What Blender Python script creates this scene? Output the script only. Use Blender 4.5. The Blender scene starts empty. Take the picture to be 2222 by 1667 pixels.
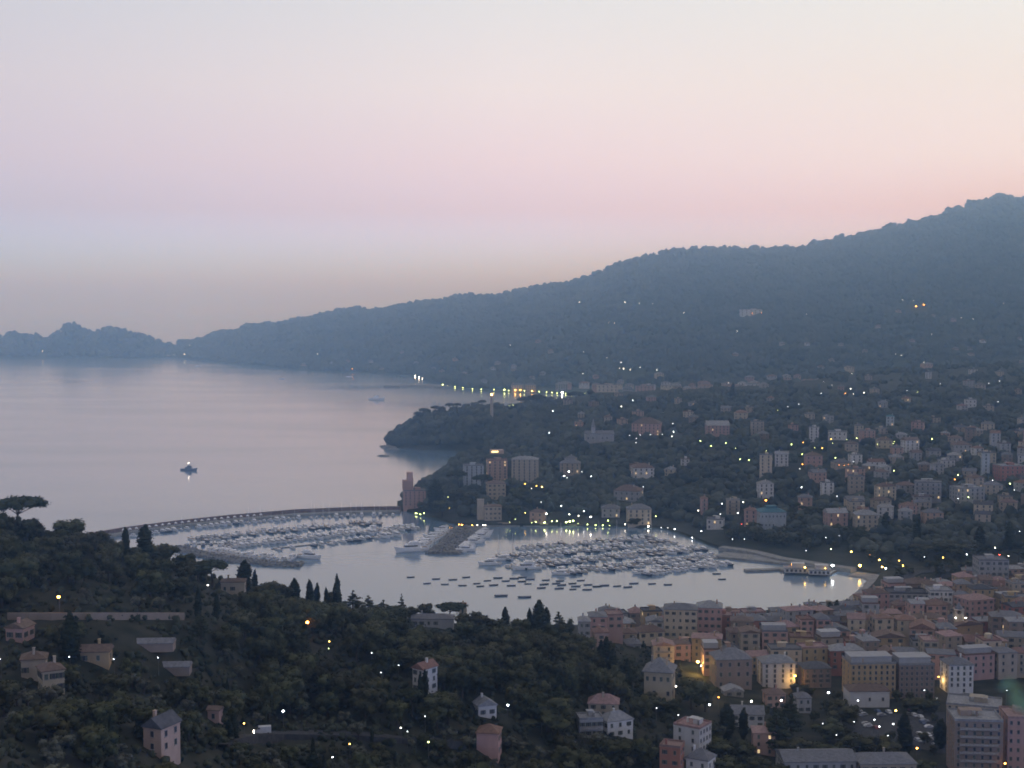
import bpy, bmesh, math, random
import numpy as np
from mathutils import Vector, Matrix
random.seed(7); RNG = np.random.default_rng(7)
R = math.radians
SC = bpy.context.scene
COL = SC.collection
# ------------------------------------------------------------------ camera
F = 3052.0; HZ = 661.0; CX, CY = 1111.0, 833.5; H = 200.0
TH = math.atan((CY - HZ) / F); CT, ST = math.cos(TH), math.sin(TH)
def zat(py, Y):                      # height seen at image row py and distance Y
    yc = -(py - CY) / F
    return H + Y * (-ST + yc * CT) / (CT + yc * ST)
def rowof(Y, z):
    return CY - F * (Y * ST + (z - H) * CT) / (Y * CT - (z - H) * ST)
def xof(px, Y, z):
    return (px - CX) * (Y * CT - (z - H) * ST) / F
def colof(x, Y, z):
    return CX + F * x / (Y * CT - (z - H) * ST)
def sea(px, py, z=0.0):              # point of the level z seen at a pixel
    yc = -(py - CY) / F
    Y = (z - H) * (CT + yc * ST) / (-ST + yc * CT)
    return Vector((xof(px, Y, z), Y, z))
cam = bpy.data.cameras.new('camera'); camo = bpy.data.objects.new('camera', cam); COL.objects.link(camo)
camo.location = (0, 0, H); camo.rotation_euler = (R(90) - TH, 0, 0)
cam.sensor_width = 36; cam.lens = 36 * F / 2222; cam.clip_start = .1; cam.clip_end = 400000
cam.dof.use_dof = True; cam.dof.focus_distance = 15; cam.dof.aperture_fstop = 4.9
SC.camera = camo
# ------------------------------------------------------------------ object helpers
def tag(o, label=None, cat=None, group=None, kind=None):
    if label: o['label'] = label
    if cat: o['category'] = cat
    if group: o['group'] = group
    if kind: o['kind'] = kind
    return o
def empty(name, loc=(0, 0, 0), rz=0.0, sc=1.0):
    o = bpy.data.objects.new(name, None); COL.objects.link(o)
    o.location = loc; o.rotation_euler = (0, 0, rz)
    o.scale = (sc, sc, sc) if not isinstance(sc, tuple) else sc
    o.empty_display_size = .5
    return o
def link(name, me, parent=None, loc=(0, 0, 0), rz=0.0, sc=None):
    o = bpy.data.objects.new(name, me); COL.objects.link(o)
    o.location = loc; o.rotation_euler = (0, 0, rz)
    if sc: o.scale = sc
    if parent: o.parent = parent
    return o
def copy_tree(o, parent=None):
    c = o.copy(); COL.objects.link(c)
    if parent: c.parent = parent
    for ch in KIDS.get(o.name, ()):
        copy_tree2(ch, c)
    return c
KIDS = {}
def copy_tree2(ch, p):
    d = ch.copy(); COL.objects.link(d); d.parent = p
    for g in KIDS.get(ch.name, ()): copy_tree2(g, d)
def regkids(root):
    KIDS[root.name] = [c for c in COL.objects if c.parent == root]
    for c in KIDS[root.name]: 
        k = [g for g in COL.objects if g.parent == c]
        if k: KIDS[c.name] = k
def npmesh(name, V, Fc, mats, smooth=False, mi=None):
    """V (n,3), Fc (m,k) arrays with one face size"""
    me = bpy.data.meshes.new(name); n, m, k = len(V), len(Fc), Fc.shape[1]
    me.vertices.add(n); me.vertices.foreach_set('co', np.asarray(V, np.float32).ravel())
    me.loops.add(m * k); me.loops.foreach_set('vertex_index', np.asarray(Fc, np.int32).ravel())
    me.polygons.add(m); me.polygons.foreach_set('loop_start', np.arange(0, m * k, k, dtype=np.int32))
    if smooth: me.polygons.foreach_set('use_smooth', np.ones(m, bool))
    for x in mats: me.materials.append(x)
    if mi is not None: me.polygons.foreach_set('material_index', np.asarray(mi, np.int32))
    me.update(calc_edges=True); return me
class MB:
    def __init__(s): s.v = []; s.f = []; s.m = []
    def add(s, vs, fs, mi=0):
        b = len(s.v); s.v += [tuple(p) for p in vs]
        s.f += [tuple(b + i for i in q) for q in fs]; s.m += [mi] * len(fs); return s
    def box(s, c, d, rz=0, mi=0, taper=1.0):
        x, y, z = d[0] / 2, d[1] / 2, d[2] / 2; cr, sr = math.cos(rz), math.sin(rz); P = []
        for k, (a, b, e) in enumerate([(-1, -1, -1), (1, -1, -1), (1, 1, -1), (-1, 1, -1), (-1, -1, 1), (1, -1, 1), (1, 1, 1), (-1, 1, 1)]):
            t = taper if e > 0 else 1
            u, w = a * x * t, b * y * t
            P.append((c[0] + u * cr - w * sr, c[1] + u * sr + w * cr, c[2] + e * z))
        return s.add(P, [(0, 3, 2, 1), (4, 5, 6, 7), (0, 1, 5, 4), (1, 2, 6, 5), (2, 3, 7, 6), (3, 0, 4, 7)], mi)
    def tube(s, pts, rs, n=6, mi=0, cap=True):
        rings = []
        for i, (p, r) in enumerate(zip(pts, rs)):
            p = Vector(p); a = Vector(pts[max(0, i - 1)]); b = Vector(pts[min(len(pts) - 1, i + 1)])
            t = (b - a).normalized() if (b - a).length > 1e-6 else Vector((0, 0, 1))
            u = t.orthogonal().normalized() if i == 0 else (u - t * u.dot(t)).normalized()
            w = t.cross(u)
            rings.append([p + (u * math.cos(k * math.tau / n) + w * math.sin(k * math.tau / n)) * r for k in range(n)])
        V = [q for g in rings for q in g]; Fs = []
        for i in range(len(rings) - 1):
            for k in range(n):
                a, b = i * n + k, i * n + (k + 1) % n; Fs.append((a, b, b + n, a + n))
        if cap: Fs.append(tuple(range(n))[::-1]); Fs.append(tuple((len(rings) - 1) * n + k for k in range(n)))
        return s.add(V, Fs, mi)
    def ico(s, c, r, mi=0, sub=1, jit=0.0):
        V, Fc = ICO[sub]; V = V * np.array(r) 
        if jit: V = V * (1 + RNG.uniform(-jit, jit, (len(V), 1)))
        return s.add(V + np.array(c), Fc.tolist(), mi)
    def mesh(s, name, mats):
        me = bpy.data.meshes.new(name); me.from_pydata(s.v, [], s.f)
        for x in mats: me.materials.append(x)
        me.polygons.foreach_set('material_index', s.m); me.update(); return me
    def build(s, name, mats, parent=None, loc=(0, 0, 0), rz=0.0):
        return link(name, s.mesh(name, mats if isinstance(mats, (list, tuple)) else [mats]), parent, loc, rz)
ICO = {}
for _s in (1, 2, 3):
    _b = bmesh.new(); bmesh.ops.create_icosphere(_b, subdivisions=_s, radius=1); _b.verts.ensure_lookup_table()
    ICO[_s] = (np.array([v.co[:] for v in _b.verts]), np.array([[v.index for v in f.verts] for f in _b.faces])); _b.free()
# ------------------------------------------------------------------ materials
def newmat(name):
    m = bpy.data.materials.new(name); m.use_nodes = True
    nt = m.node_tree; return m, nt, nt.nodes['Principled BSDF']
def nd(nt, t, **kw):
    n = nt.nodes.new(t)
    for k, v in kw.items():
        if k.startswith('i_'):
            n.inputs[int(k[2:]) if k[2:].isdigit() else k[2:]].default_value = v
        else: setattr(n, k, v)
    return n
def noisemat(name, c1, c2, scale=.5, rough=.85, coord='Object', detail=4, rnd=0.0, spec=.2, bump=0.0, stretch=None, lo=.35, hi=.65, bscale=None):
    m, nt, b = newmat(name); L = nt.links.new
    tc = nd(nt, 'ShaderNodeTexCoord'); src = tc.outputs[coord]
    if coord == 'World':
        src = None
    if stretch:
        mp = nd(nt, 'ShaderNodeMapping'); mp.inputs['Scale'].default_value = stretch; L(src, mp.inputs['Vector']); src = mp.outputs[0]
    nz = nd(nt, 'ShaderNodeTexNoise'); nz.inputs['Scale'].default_value = scale; nz.inputs['Detail'].default_value = detail; L(src, nz.inputs['Vector'])
    rp = nd(nt, 'ShaderNodeValToRGB'); rp.color_ramp.elements[0].position = lo; rp.color_ramp.elements[1].position = hi
    rp.color_ramp.elements[0].color = (*c1, 1); rp.color_ramp.elements[1].color = (*c2, 1); L(nz.outputs['Fac'], rp.inputs[0])
    out = rp.outputs[0]
    if rnd:
        oi = nd(nt, 'ShaderNodeObjectInfo'); hs = nd(nt, 'ShaderNodeHueSaturation')
        mr = nd(nt, 'ShaderNodeMapRange', i_3=1 - rnd, i_4=1 + rnd); L(oi.outputs['Random'], mr.inputs[0]); L(mr.outputs[0], hs.inputs['Value'])
        ml = nd(nt, 'ShaderNodeMath', operation='MULTIPLY'); ml.inputs[1].default_value = 7.31; L(oi.outputs['Random'], ml.inputs[0])
        fr = nd(nt, 'ShaderNodeMath', operation='FRACT'); L(ml.outputs[0], fr.inputs[0])
        mh = nd(nt, 'ShaderNodeMapRange', i_3=.5 - rnd * .07, i_4=.5 + rnd * .07); L(fr.outputs[0], mh.inputs[0]); L(mh.outputs[0], hs.inputs['Hue'])
        L(out, hs.inputs['Color']); out = hs.outputs[0]
    L(out, b.inputs['Base Color']); b.inputs['Roughness'].default_value = rough; b.inputs['Specular IOR Level'].default_value = spec
    if bump:
        bp = nd(nt, 'ShaderNodeBump'); bp.inputs['Strength'].default_value = bump; bp.inputs['Distance'].default_value = .3
        n2 = nd(nt, 'ShaderNodeTexNoise'); n2.inputs['Scale'].default_value = bscale or scale * 4; L(src, n2.inputs['Vector'])
        L(n2.outputs['Fac'], bp.inputs['Height']); L(bp.outputs[0], b.inputs['Normal'])
    return m
def emis(name, col, s):
    m, nt, b = newmat(name); b.inputs['Base Color'].default_value = (*[c * .8 for c in col], 1)
    b.inputs['Emission Color'].default_value = (*col, 1); b.inputs['Emission Strength'].default_value = s
    return m
def plain(name, c, rough=.6, spec=.4, metal=0.0):
    return noisemat(name, tuple(x * .86 for x in c), tuple(min(1, x * 1.08) for x in c), 1.3, rough, spec=spec)
# ------------------------------------------------------------------ landforms: surfaces lofted through surveyed profile lines
def vnoise(x, y):
    return (np.sin(x * .051 + 1.3 * np.sin(y * .037)) * np.cos(y * .043 + 1.7) + .5 * np.sin(x * .13 + y * .09 + 2 * np.sin(y * .05)) + .35 * np.sin(x * .29 - y * .23 + 1.1)) / 1.85
class Land:
    def __init__(s, p0, p1, curves, amp, sm=26):
        s.px = np.arange(p0, p1 + 1, 4.0); s.p0, s.p1 = p0, p1; s.amp = amp
        s.Y, s.Z = [], []
        k = int(sm // 4) | 1; ker = np.ones(k) / k
        def smo(a):
            e = np.concatenate([np.full(k, a[0]), a, np.full(k, a[-1])]); e = np.convolve(e, ker, 'same'); return e[k:-k]
        for c in curves:
            c = np.array(c, float)
            s.Y.append(smo(np.interp(s.px, c[:, 0], c[:, 1]))); s.Z.append(smo(np.interp(s.px, c[:, 0], c[:, 2])))
        s.Y, s.Z = np.array(s.Y), np.array(s.Z); s.n = len(curves)
    def at(s, px, t):
        px = np.atleast_1d(np.asarray(px, float)); t = np.broadcast_to(np.clip(np.asarray(t, float), 0, s.n - 1 - 1e-6), px.shape)
        u = np.clip((px - s.p0) / 4.0, 0, len(s.px) - 1.001); i = u.astype(int); fu = u - i; k = t.astype(int); ft = t - k
        g = lambda A: (A[k, i] * (1 - fu) + A[k, i + 1] * fu) * (1 - ft) + (A[k + 1, i] * (1 - fu) + A[k + 1, i + 1] * fu) * ft
        Y, z = g(s.Y), g(s.Z); x = xof(px, Y, z)
        a = s.amp * np.clip((z - 3) / 12, 0, 1)
        return np.stack([x, Y, z + a * vnoise(x * s.fr, Y * s.fr)], -1)
    fr = 1.0
    def place(s, px, py, lo=0, hi=None, dz=0.0):
        t = np.linspace(lo, (s.n - 1 if hi is None else hi) - 1e-5, 700); P = s.at(np.full(700, float(px)), t)
        r = rowof(P[:, 1], P[:, 2] + dz); ok = np.where(r <= py)[0]
        i = ok[0] if len(ok) else int(np.argmin(r)); return Vector(P[i])
    def mesh(s, name, mat, nt=24, step=1):
        ts = np.linspace(0, s.n - 1, (s.n - 1) * nt + 1); pp = s.px[::step]
        V = np.concatenate([s.at(pp, np.full(len(pp), t)) for t in ts]); n = len(pp); m = len(ts)
        i = np.arange(n - 1); Fc = np.concatenate([np.stack([k * n + i, k * n + i + 1, (k + 1) * n + i + 1, (k + 1) * n + i], 1) for k in range(m - 1)])
        return npmesh(name, V, Fc, [mat], True)
def S(px, py, z=1.5): return (px, sea(px, py, 0).y, z)
def G(px, py, Y): return (px, Y, zat(py, Y))
sh = lambda c, dy, z: [(p, y + dy, z) for p, y, _ in c]
# near hillside and the town's plain
a5 = [(-600, 830, 1.5), (900, 845, 1.5), (1240, 862, 1.8), (1500, 866, 1.8), (1750, 880, 1.8), (1830, 915, 1.5), (1880, 970, 1.2), (1910, 1020, 1.2), (1935, 1150, 2.0), (2900, 1160, 2.0)]
NEAR = Land(-600, 2900, [
    [(-600, 60, 96), (600, 60, 70), (1200, 60, 30), (2900, 60, 9)],
    [(-600, 150, 105), (0, 150, 108), (600, 200, 66), (1200, 250, 36), (1500, 300, 10), (2900, 300, 8)],
    [G(-600, 1660, 290), G(0, 1660, 305), G(300, 1667, 350), G(600, 1667, 430), G(1100, 1667, 515), (1500, 570, 10), (1700, 590, 7), (2900, 590, 7)],
    [(-600, 400, 96), (0, 400, 90), (300, 430, 80), (600, 490, 54), (900, 530, 52), (1100, 560, 42), (1300, 600, 30), (1500, 650, 14), (1700, 670, 7), (2900, 690, 7)],
    [(-600, 470, 104), (0, 470, 100), (200, 470, 98), (450, 500, 86), (600, 550, 68), (800, 590, 58), (1000, 620, 48), (1200, 640, 38), (1400, 690, 16), (1600, 760, 5), (2900, 780, 6)],
    [(-600, 570, 122), (0, 570, 109), (150, 590, 102), (300, 610, 92), (450, 630, 77), (600, 650, 64), (700, 665, 54), (900, 690, 45), (1100, 700, 36), (1250, 720, 25), (1400, 770, 12), (1600, 830, 3), (2900, 860, 4)],
    a5, sh(a5, 5, -5)], 1.6)
c1 = [(862, 1372, 2), (880, 1355, 2), (930, 1312, 2), (1000, 1264, 2), (1300, 1264, 2), (1440, 1250, 2), (1560, 1146, 2), (1700, 1092, 2), (1860, 1050, 1.6), (1910, 1032, 1.6), (1960, 1060, 1.6), (2900, 1060, 1.6)]
MID = Land(862, 2900, [sh(c1, -5, -5), c1, sh(c1, 14, 2.6),
    [(862, 1392, 4), (930, 1400, 8), (1000, 1400, 12), (1200, 1420, 14), (1400, 1430, 14), (1600, 1330, 10), (1800, 1300, 12), (2000, 1300, 14), (2222, 1300, 20), (2900, 1300, 30)],
    [(862, 1400, 3), (900, 1440, 4), (950, 1580, 4), (1000, 1700, 14), (1100, 1760, 22), (1300, 1750, 28), (1500, 1700, 32), (1700, 1700, 38), (1900, 1650, 42), (2222, 1650, 56), (2900, 1650, 80)],
    [(862, 1404, -5), (900, 1460, -5), (960, 1612, -5), (1000, 1776, -5), (1045, 1890, -5), (1062, 1930, 8), (1200, 2000, 26), (1300, 2050, 34), (1500, 2000, 42), (1700, 2000, 52), (1900, 2000, 64), (2222, 2000, 76), (2900, 2000, 110)],
    [(862, 1420, -6), (1045, 2000, -6), (1070, 2250, 26), (1200, 2350, 40), (1300, 2450, 46), (1500, 2500, 50), (1700, 2500, 60), (1900, 2600, 76), (2050, 2650, 80), (2222, 2750, 82), (2900, 2750, 120)],
    [(862, 1440, -6), (1045, 2100, -6), (1080, 2500, -5), (1300, 2800, -5), (1500, 2950, 5), (2900, 3100, 15)]], 2.2)
p1 = [(838, 1990, 1), (870, 1950, 1), (900, 1932, 1), (1000, 1915, 1), (1060, 1918, 2), (1200, 1940, 20)]
HEAD = Land(838, 1200, [sh(p1, -5, -5), p1,
    [(838, 1995, 1.5), (870, 1975, 9), (900, 1965, 20), (950, 1955, 26), (1000, 1950, 28), (1060, 1950, 30), (1200, 1980, 28)],
    [(838, 2000, 1.5), (870, 2050, 14), (900, 2100, 27), (950, 2120, 33), (1000, 2130, 37), (1060, 2150, 40), (1200, 2200, 36)],
    [(838, 2010, -5), (870, 2120, -5), (900, 2200, -5), (1000, 2350, -5), (1100, 2600, -5), (1200, 2700, 10)]], 2.0, sm=14)
d1 = [S(385, 778), S(500, 790), S(640, 803), S(760, 809), S(830, 812), S(900, 816), S(950, 836), S(1050, 848), S(1200, 855), S(1400, 857), S(2900, 857)]
dY = lambda px, dy: float(np.interp(px, [c[0] for c in d1], [c[1] for c in d1])) + dy
FAR = Land(385, 2900, [sh(d1, -12, -6), d1,
    [G(p, y, dY(p, 220)) for p, y in [(385, 766), (500, 772), (640, 783), (760, 789), (900, 789), (960, 812), (1050, 828), (1200, 842), (1400, 843), (1600, 838), (1900, 828), (2222, 806), (2900, 790)]],
    [G(p, y, Y) for p, y, Y in [(385, 757, 5480), (500, 744, 5350), (640, 745, 5050), (760, 732, 4900), (900, 728, 4650), (1050, 733, 4350), (1200, 735, 4250), (1400, 718, 4200), (1600, 705, 4200), (1800, 685, 4200), (2000, 660, 4200), (2222, 630, 4250), (2900, 600, 4300)]],
    [G(p, y + 6, Y) for p, y, Y in [(385, 748, 5560), (400, 744, 5600), (430, 738, 5620), (480, 722, 5700), (540, 712, 5720), (600, 702, 5700), (700, 684, 5600), (760, 672, 5550), (880, 657, 5500), (950, 650, 5400), (1060, 640, 5300), (1160, 624, 5300), (1250, 611, 5250), (1310, 592, 5200), (1360, 566, 5200), (1400, 550, 5200), (1440, 542, 5200), (1530, 538, 5200), (1620, 541, 5250), (1720, 534, 5250), (1800, 521, 5250), (1880, 506, 5250), (1960, 486, 5250), (2040, 463, 5250), (2100, 438, 5250), (2160, 428, 5300), (2230, 425, 5300), (2500, 410, 5300), (2900, 440, 5300)]],
    [(385, 6100, -6), (900, 6300, -6), (1400, 6600, 100), (2900, 6800, 200)]], 15.0, sm=18)
FAR.fr = .22
e1 = [S(-800, 772), S(0, 776), S(150, 777), S(300, 778), S(405, 774)]
ISLE = Land(-800, 405, [sh(e1, -12, -6), e1,
    [G(p, y, 5420) for p, y in [(-800, 766), (-100, 758), (0, 755), (150, 748), (200, 752), (300, 756), (360, 765), (405, 768)]],
    [G(p, y + 6, 5600) for p, y in [(-800, 764), (-500, 760), (-150, 735), (-40, 730), (0, 727), (40, 723), (80, 730), (105, 736), (130, 716), (160, 699), (185, 712), (207, 720), (228, 712), (250, 709), (290, 722), (320, 729), (345, 741), (375, 749), (405, 748)]],
    [(-800, 5900, -6), (405, 5900, -6)]], 6.0, sm=10)
ISLE.fr = .3
M = {}
M['soil'] = noisemat('hillside_soil', (.016, .02, .011), (.05, .048, .032), .12, .95, detail=8)
M['plain'] = noisemat('wooded_ground', (.016, .024, .014), (.05, .052, .04), .05, .95, detail=8)
M['farwood'] = noisemat('far_wooded_slope', (.022, .032, .018), (.05, .06, .035), .02, .95, detail=10)
for nm, L_, mt, nt in (('ground', NEAR, 'soil', 22), ('harbour_hills', MID, 'plain', 20), ('headland_terrain', HEAD, 'plain', 16), ('mountain', FAR, 'farwood', 30), ('far_headland_terrain', ISLE, 'farwood', 16)):
    tag(link(nm, L_.mesh(nm, M[mt], nt)), kind='structure', label={'ground': 'near hillside and flat ground under the town', 'harbour_hills': 'low wooded hills behind the marina', 'headland_terrain': 'small wooded headland in the bay', 'mountain': 'long hazy wooded mountain beyond the bay', 'far_headland_terrain': 'far lumpy headland at the end of the bay'}[nm])
# ------------------------------------------------------------------ sea
m, nt, b = newmat('sea_water'); Lk = nt.links.new
b.inputs['Base Color'].default_value = (.13, .205, .29, 1); b.inputs['IOR'].default_value = 1.6
geo = nd(nt, 'ShaderNodeNewGeometry')
mp = nd(nt, 'ShaderNodeMapping'); mp.inputs['Scale'].default_value = (.05, .11, .1); Lk(geo.outputs['Position'], mp.inputs[0])
nz = nd(nt, 'ShaderNodeTexNoise'); nz.inputs['Scale'].default_value = 1; nz.inputs['Detail'].default_value = 3; Lk(mp.outputs[0], nz.inputs['Vector'])
bp = nd(nt, 'ShaderNodeBump'); bp.inputs['Strength'].default_value = .16; bp.inputs['Distance'].default_value = .5; Lk(nz.outputs['Fac'], bp.inputs['Height']); Lk(bp.outputs[0], b.inputs['Normal'])
mp2 = nd(nt, 'ShaderNodeMapping'); mp2.inputs['Scale'].default_value = (.0018, .007, .01); Lk(geo.outputs['Position'], mp2.inputs[0])
nz2 = nd(nt, 'ShaderNodeTexNoise'); nz2.inputs['Scale'].default_value = 1; nz2.inputs['Detail'].default_value = 6; Lk(mp2.outputs[0], nz2.inputs['Vector'])
mr = nd(nt, 'ShaderNodeMapRange', i_1=.3, i_2=.7, i_3=.09, i_4=.17); Lk(nz2.outputs['Fac'], mr.inputs[0]); Lk(mr.outputs[0], b.inputs['Roughness'])
M['sea'] = m
xs = np.array([-90000, -40000, -15000, -6000, -2500, -800, 0, 800, 2500, 6000, 15000, 40000, 90000.]); ys = np.array([300, 700, 1200, 2000, 3500, 6000, 12000, 30000, 60000, 98000.])
V = np.array([(x, y, 0) for y in ys for x in xs]); n = len(xs)
Fc = np.array([(j * n + i, j * n + i + 1, (j + 1) * n + i + 1, (j + 1) * n + i) for j in range(len(ys) - 1) for i in range(n - 1)])
tag(link('sea', npmesh('sea', V, Fc, [m])), kind='structure', label='calm lilac grey sea of the bay')
# ------------------------------------------------------------------ air
m = bpy.data.materials.new('dusk_haze'); m.use_nodes = True; nt = m.node_tree
for x in list(nt.nodes):
    if x.type == 'BSDF_PRINCIPLED': nt.nodes.remove(x)
pv = nt.nodes.new('ShaderNodeVolumePrincipled'); pv.inputs['Color'].default_value = (.37, .63, 1.0, 1); pv.inputs['Absorption Color'].default_value = (1, 1, 1, 1)
pv.inputs['Density'].default_value = 2.3e-4; pv.inputs['Anisotropy'].default_value = 0.9
nt.links.new(pv.outputs[0], nt.nodes['Material Output'].inputs['Volume'])
try: m.cycles.homogeneous_volume = True
except Exception: pass
hz = MB().box((0, 49400, 335), (182000, 100000, 690)).build('haze', m)
tag(hz, 'pale blue evening haze over the whole bay', kind='stuff')
# ------------------------------------------------------------------ dusk sky and the last light
w = bpy.data.worlds.new('World'); SC.world = w; w.use_nodes = True; nt = w.node_tree; Lk = nt.links.new
bg = nt.nodes['Background']
tc = nd(nt, 'ShaderNodeTexCoord'); sp = nd(nt, 'ShaderNodeSeparateXYZ'); Lk(tc.outputs['Generated'], sp.inputs[0])
def lin(c): return tuple(((v / 255) / 12.92 if v / 255 < .04045 else ((v / 255 + .055) / 1.055) ** 2.4) for v in c)
def ramp(stops):
    r = nd(nt, 'ShaderNodeValToRGB'); e = r.color_ramp.elements
    for i, (p, c) in enumerate(stops):
        q = e[i] if i < 2 else e.new(p)
        q.position = p; k = [np.interp(p, (0, .03, .065, .12, .214, .5, 1), a) for a in ((1.7, 1.3, 1.07, 1.0, .91, 1, 1), (3.1, 2.0, 1.12, 1.01, .965, 1, 1), (6.2, 3.6, 1.34, 1.06, .98, 1.0, 1))]; q.color = (*[v * w_ for v, w_ in zip(lin(c), k)], 1)
    Lk(sp.outputs['Z'], r.inputs[0]); return r.outputs[0]
SKY_L = [(0, (176, 177, 190)), (.03, (176, 174, 188)), (.065, (190, 183, 194)), (.10, (204, 193, 199)), (.15, (211, 203, 208)), (.214, (206, 204, 214)), (.45, (186, 187, 197)), (1, (160, 163, 176))]
SKY_C = [(0, (185, 182, 198)), (.03, (206, 192, 203)), (.065, (222, 199, 206)), (.10, (233, 212, 212)), (.15, (238, 226, 223)), (.214, (230, 225, 226)), (.45, (196, 197, 206)), (1, (160, 163, 176))]
SKY_R = [(0, (203, 183, 195)), (.03, (230, 196, 200)), (.065, (242, 210, 204)), (.10, (244, 228, 219)), (.15, (241, 229, 219)), (.214, (240, 235, 231)), (.45, (203, 202, 208)), (1, (160, 163, 176))]
SKY_B = [(0, (154, 157, 172)), (.1, (174, 171, 180)), (.2, (173, 171, 180)), (.5, (162, 164, 178)), (1, (160, 163, 176))]
rl, rc, rr, rb = ramp(SKY_L), ramp(SKY_C), ramp(SKY_R), ramp(SKY_B)
def mix(f, a, b_):
    x = nd(nt, 'ShaderNodeMix', data_type='RGBA'); Lk(f, x.inputs[0]); Lk(a, x.inputs[6]); Lk(b_, x.inputs[7]); return x.outputs[2]
def rng(src, a, b_, typ='LINEAR'):
    x = nd(nt, 'ShaderNodeMapRange', interpolation_type=typ, i_1=a, i_2=b_, i_3=0.0, i_4=1.0); Lk(src, x.inputs[0]); return x.outputs[0]
c = mix(rng(sp.outputs['X'], -.34, .0), rl, rc); c = mix(rng(sp.outputs['X'], .0, .34), c, rr)
c = mix(rng(sp.outputs['Y'], .75, -.2, 'SMOOTHSTEP'), c, rb)
sky = nd(nt, 'ShaderNodeTexSky', sky_type='NISHITA', sun_disc=False); sky.sun_elevation = R(2); sky.sun_rotation = R(52)
ad = nd(nt, 'ShaderNodeMix', data_type='RGBA', blend_type='ADD'); ad.inputs[0].default_value = .004; Lk(c, ad.inputs[6]); Lk(sky.outputs[0], ad.inputs[7])
Lk(ad.outputs[2], bg.inputs[0]); bg.inputs[1].default_value = 1.1
su = bpy.data.lights.new('sun', 'SUN'); su.energy = .14; su.angle = R(20); su.color = (1, .72, .58)
so = bpy.data.objects.new('sun', su); COL.objects.link(so)
so.rotation_euler = Vector((-math.sin(R(52)), -math.cos(R(52)), -math.tan(R(4)))).to_track_quat('-Z', 'Y').to_euler()
SC.view_settings.view_transform = 'Standard'; SC.view_settings.look = 'None'; SC.view_settings.gamma = 1; SC.view_settings.exposure = 0
cy = SC.cycles; cy.volume_bounces = 5; cy.max_bounces = 8; cy.diffuse_bounces = 2; cy.glossy_bounces = 2; cy.transparent_max_bounces = 6; cy.sample_clamp_indirect = 4
# ------------------------------------------------------------------ shared materials for things
WALL = {k: noisemat('plaster_' + k.replace(' ', '_'), tuple(.8 * x for x in c), c, .35, .9, detail=7, rnd=.12, lo=.25, hi=.7, stretch=(1, 1, .35)) for k, c in {
    'cream': (.52, .44, .33), 'pink': (.47, .31, .27), 'ochre': (.43, .32, .19), 'white': (.62, .61, .6), 'grey': (.38, .38, .39), 'red': (.36, .17, .13),
    'peach': (.48, .34, .265), 'buff': (.42, .36, .29), 'brown': (.28, .22, .18), 'pale blue': (.42, .46, .5), 'stone': (.3, .29, .27)}.items()}
ROOF = {k: noisemat('roofing_' + k.replace(' ', '_'), tuple(.6 * x for x in c), c, .8, .8, detail=8, rnd=.14, lo=.3, hi=.7, bump=.4, bscale=3) for k, c in {
    'slate grey': (.2, .2, .215), 'terracotta': (.25, .15, .115), 'pale grey': (.31, .31, .32), 'dark': (.1, .1, .11), 'brown tiled': (.19, .135, .11), 'teal': (.09, .21, .25), 'rosy': (.36, .24, .22)}.items()}
M['glass'] = plain('window_glass', (.05, .052, .06), .3, .4)
M['trim'] = noisemat('stone_trim', (.24, .22, .2), (.36, .33, .3), 1.5, .85)
M['shutter'] = noisemat('painted_shutter', (.06, .075, .065), (.1, .115, .1), 2, .6, rnd=.5)
M['litwin'] = emis('lit_window', (1, .72, .38), .8)
M['litstrip'] = emis('lit_shopfront', (1, .75, .35), 3.0)
M['concrete'] = noisemat('quay_concrete', (.2, .2, .195), (.31, .305, .29), .3, .9, detail=8)
M['rock'] = noisemat('breakwater_rock', (.1, .1, .1), (.27, .26, .25), .5, .9, detail=8)
M['brickwall'] = noisemat('harbour_wall', (.13, .085, .075), (.22, .15, .135), .4, .9, detail=8)
M['asphalt'] = noisemat('asphalt', (.04, .04, .042), (.07, .07, .072), .6, .9, detail=8)
M['metal'] = plain('lamp_metal', (.09, .09, .095), .5, .5)
M['bark'] = noisemat('bark', (.035, .028, .022), (.075, .06, .048), 2, .95, stretch=(1, 1, .2))
M['broad'] = noisemat('broadleaf_foliage', (.031, .034, .016), (.088, .087, .039), .45, .85, detail=3, rnd=.28, spec=.1)
M['pine'] = noisemat('pine_foliage', (.021, .027, .013), (.052, .057, .026), .5, .85, detail=3, rnd=.2, spec=.1)
M['cyp'] = noisemat('cypress_foliage', (.013, .017, .009), (.03, .034, .016), .6, .9, detail=3, rnd=.2, spec=.08)
M['olive'] = noisemat('olive_foliage', (.068, .071, .048), (.145, .14, .095), .5, .8, detail=3, rnd=.2, spec=.15)
M['frond'] = noisemat('palm_frond', (.018, .028, .014), (.04, .055, .026), .7, .7, rnd=.15)
M['wood'] = noisemat('mixed_canopy', (.028, .036, .031), (.09, .10, .078), .03, .9, detail=9, spec=.1, lo=.38, hi=.62)
M['canopy_far'] = noisemat('far_canopy', (.034, .042, .038), (.084, .093, .08), .012, .9, detail=9, spec=.1, lo=.36, hi=.64)
M['gel'] = plain('gelcoat_white', (.8, .81, .83), .3, .5)
M['hullblue'] = plain('hull_navy', (.03, .05, .1), .3, .5)
M['hullcream'] = plain('hull_cream', (.6, .54, .44), .35, .5)
M['teak'] = noisemat('teak_deck', (.2, .14, .09), (.32, .23, .15), 3, .7)
M['canvas'] = plain('blue_canvas', (.06, .09, .17), .8)
M['alu'] = plain('mast_aluminium', (.5, .5, .52), .4, .5)
M['dinghy'] = noisemat('dinghy_hull', (.06, .07, .1), (.16, .17, .21), .05, .6, coord='Object', rnd=.45)
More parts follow.
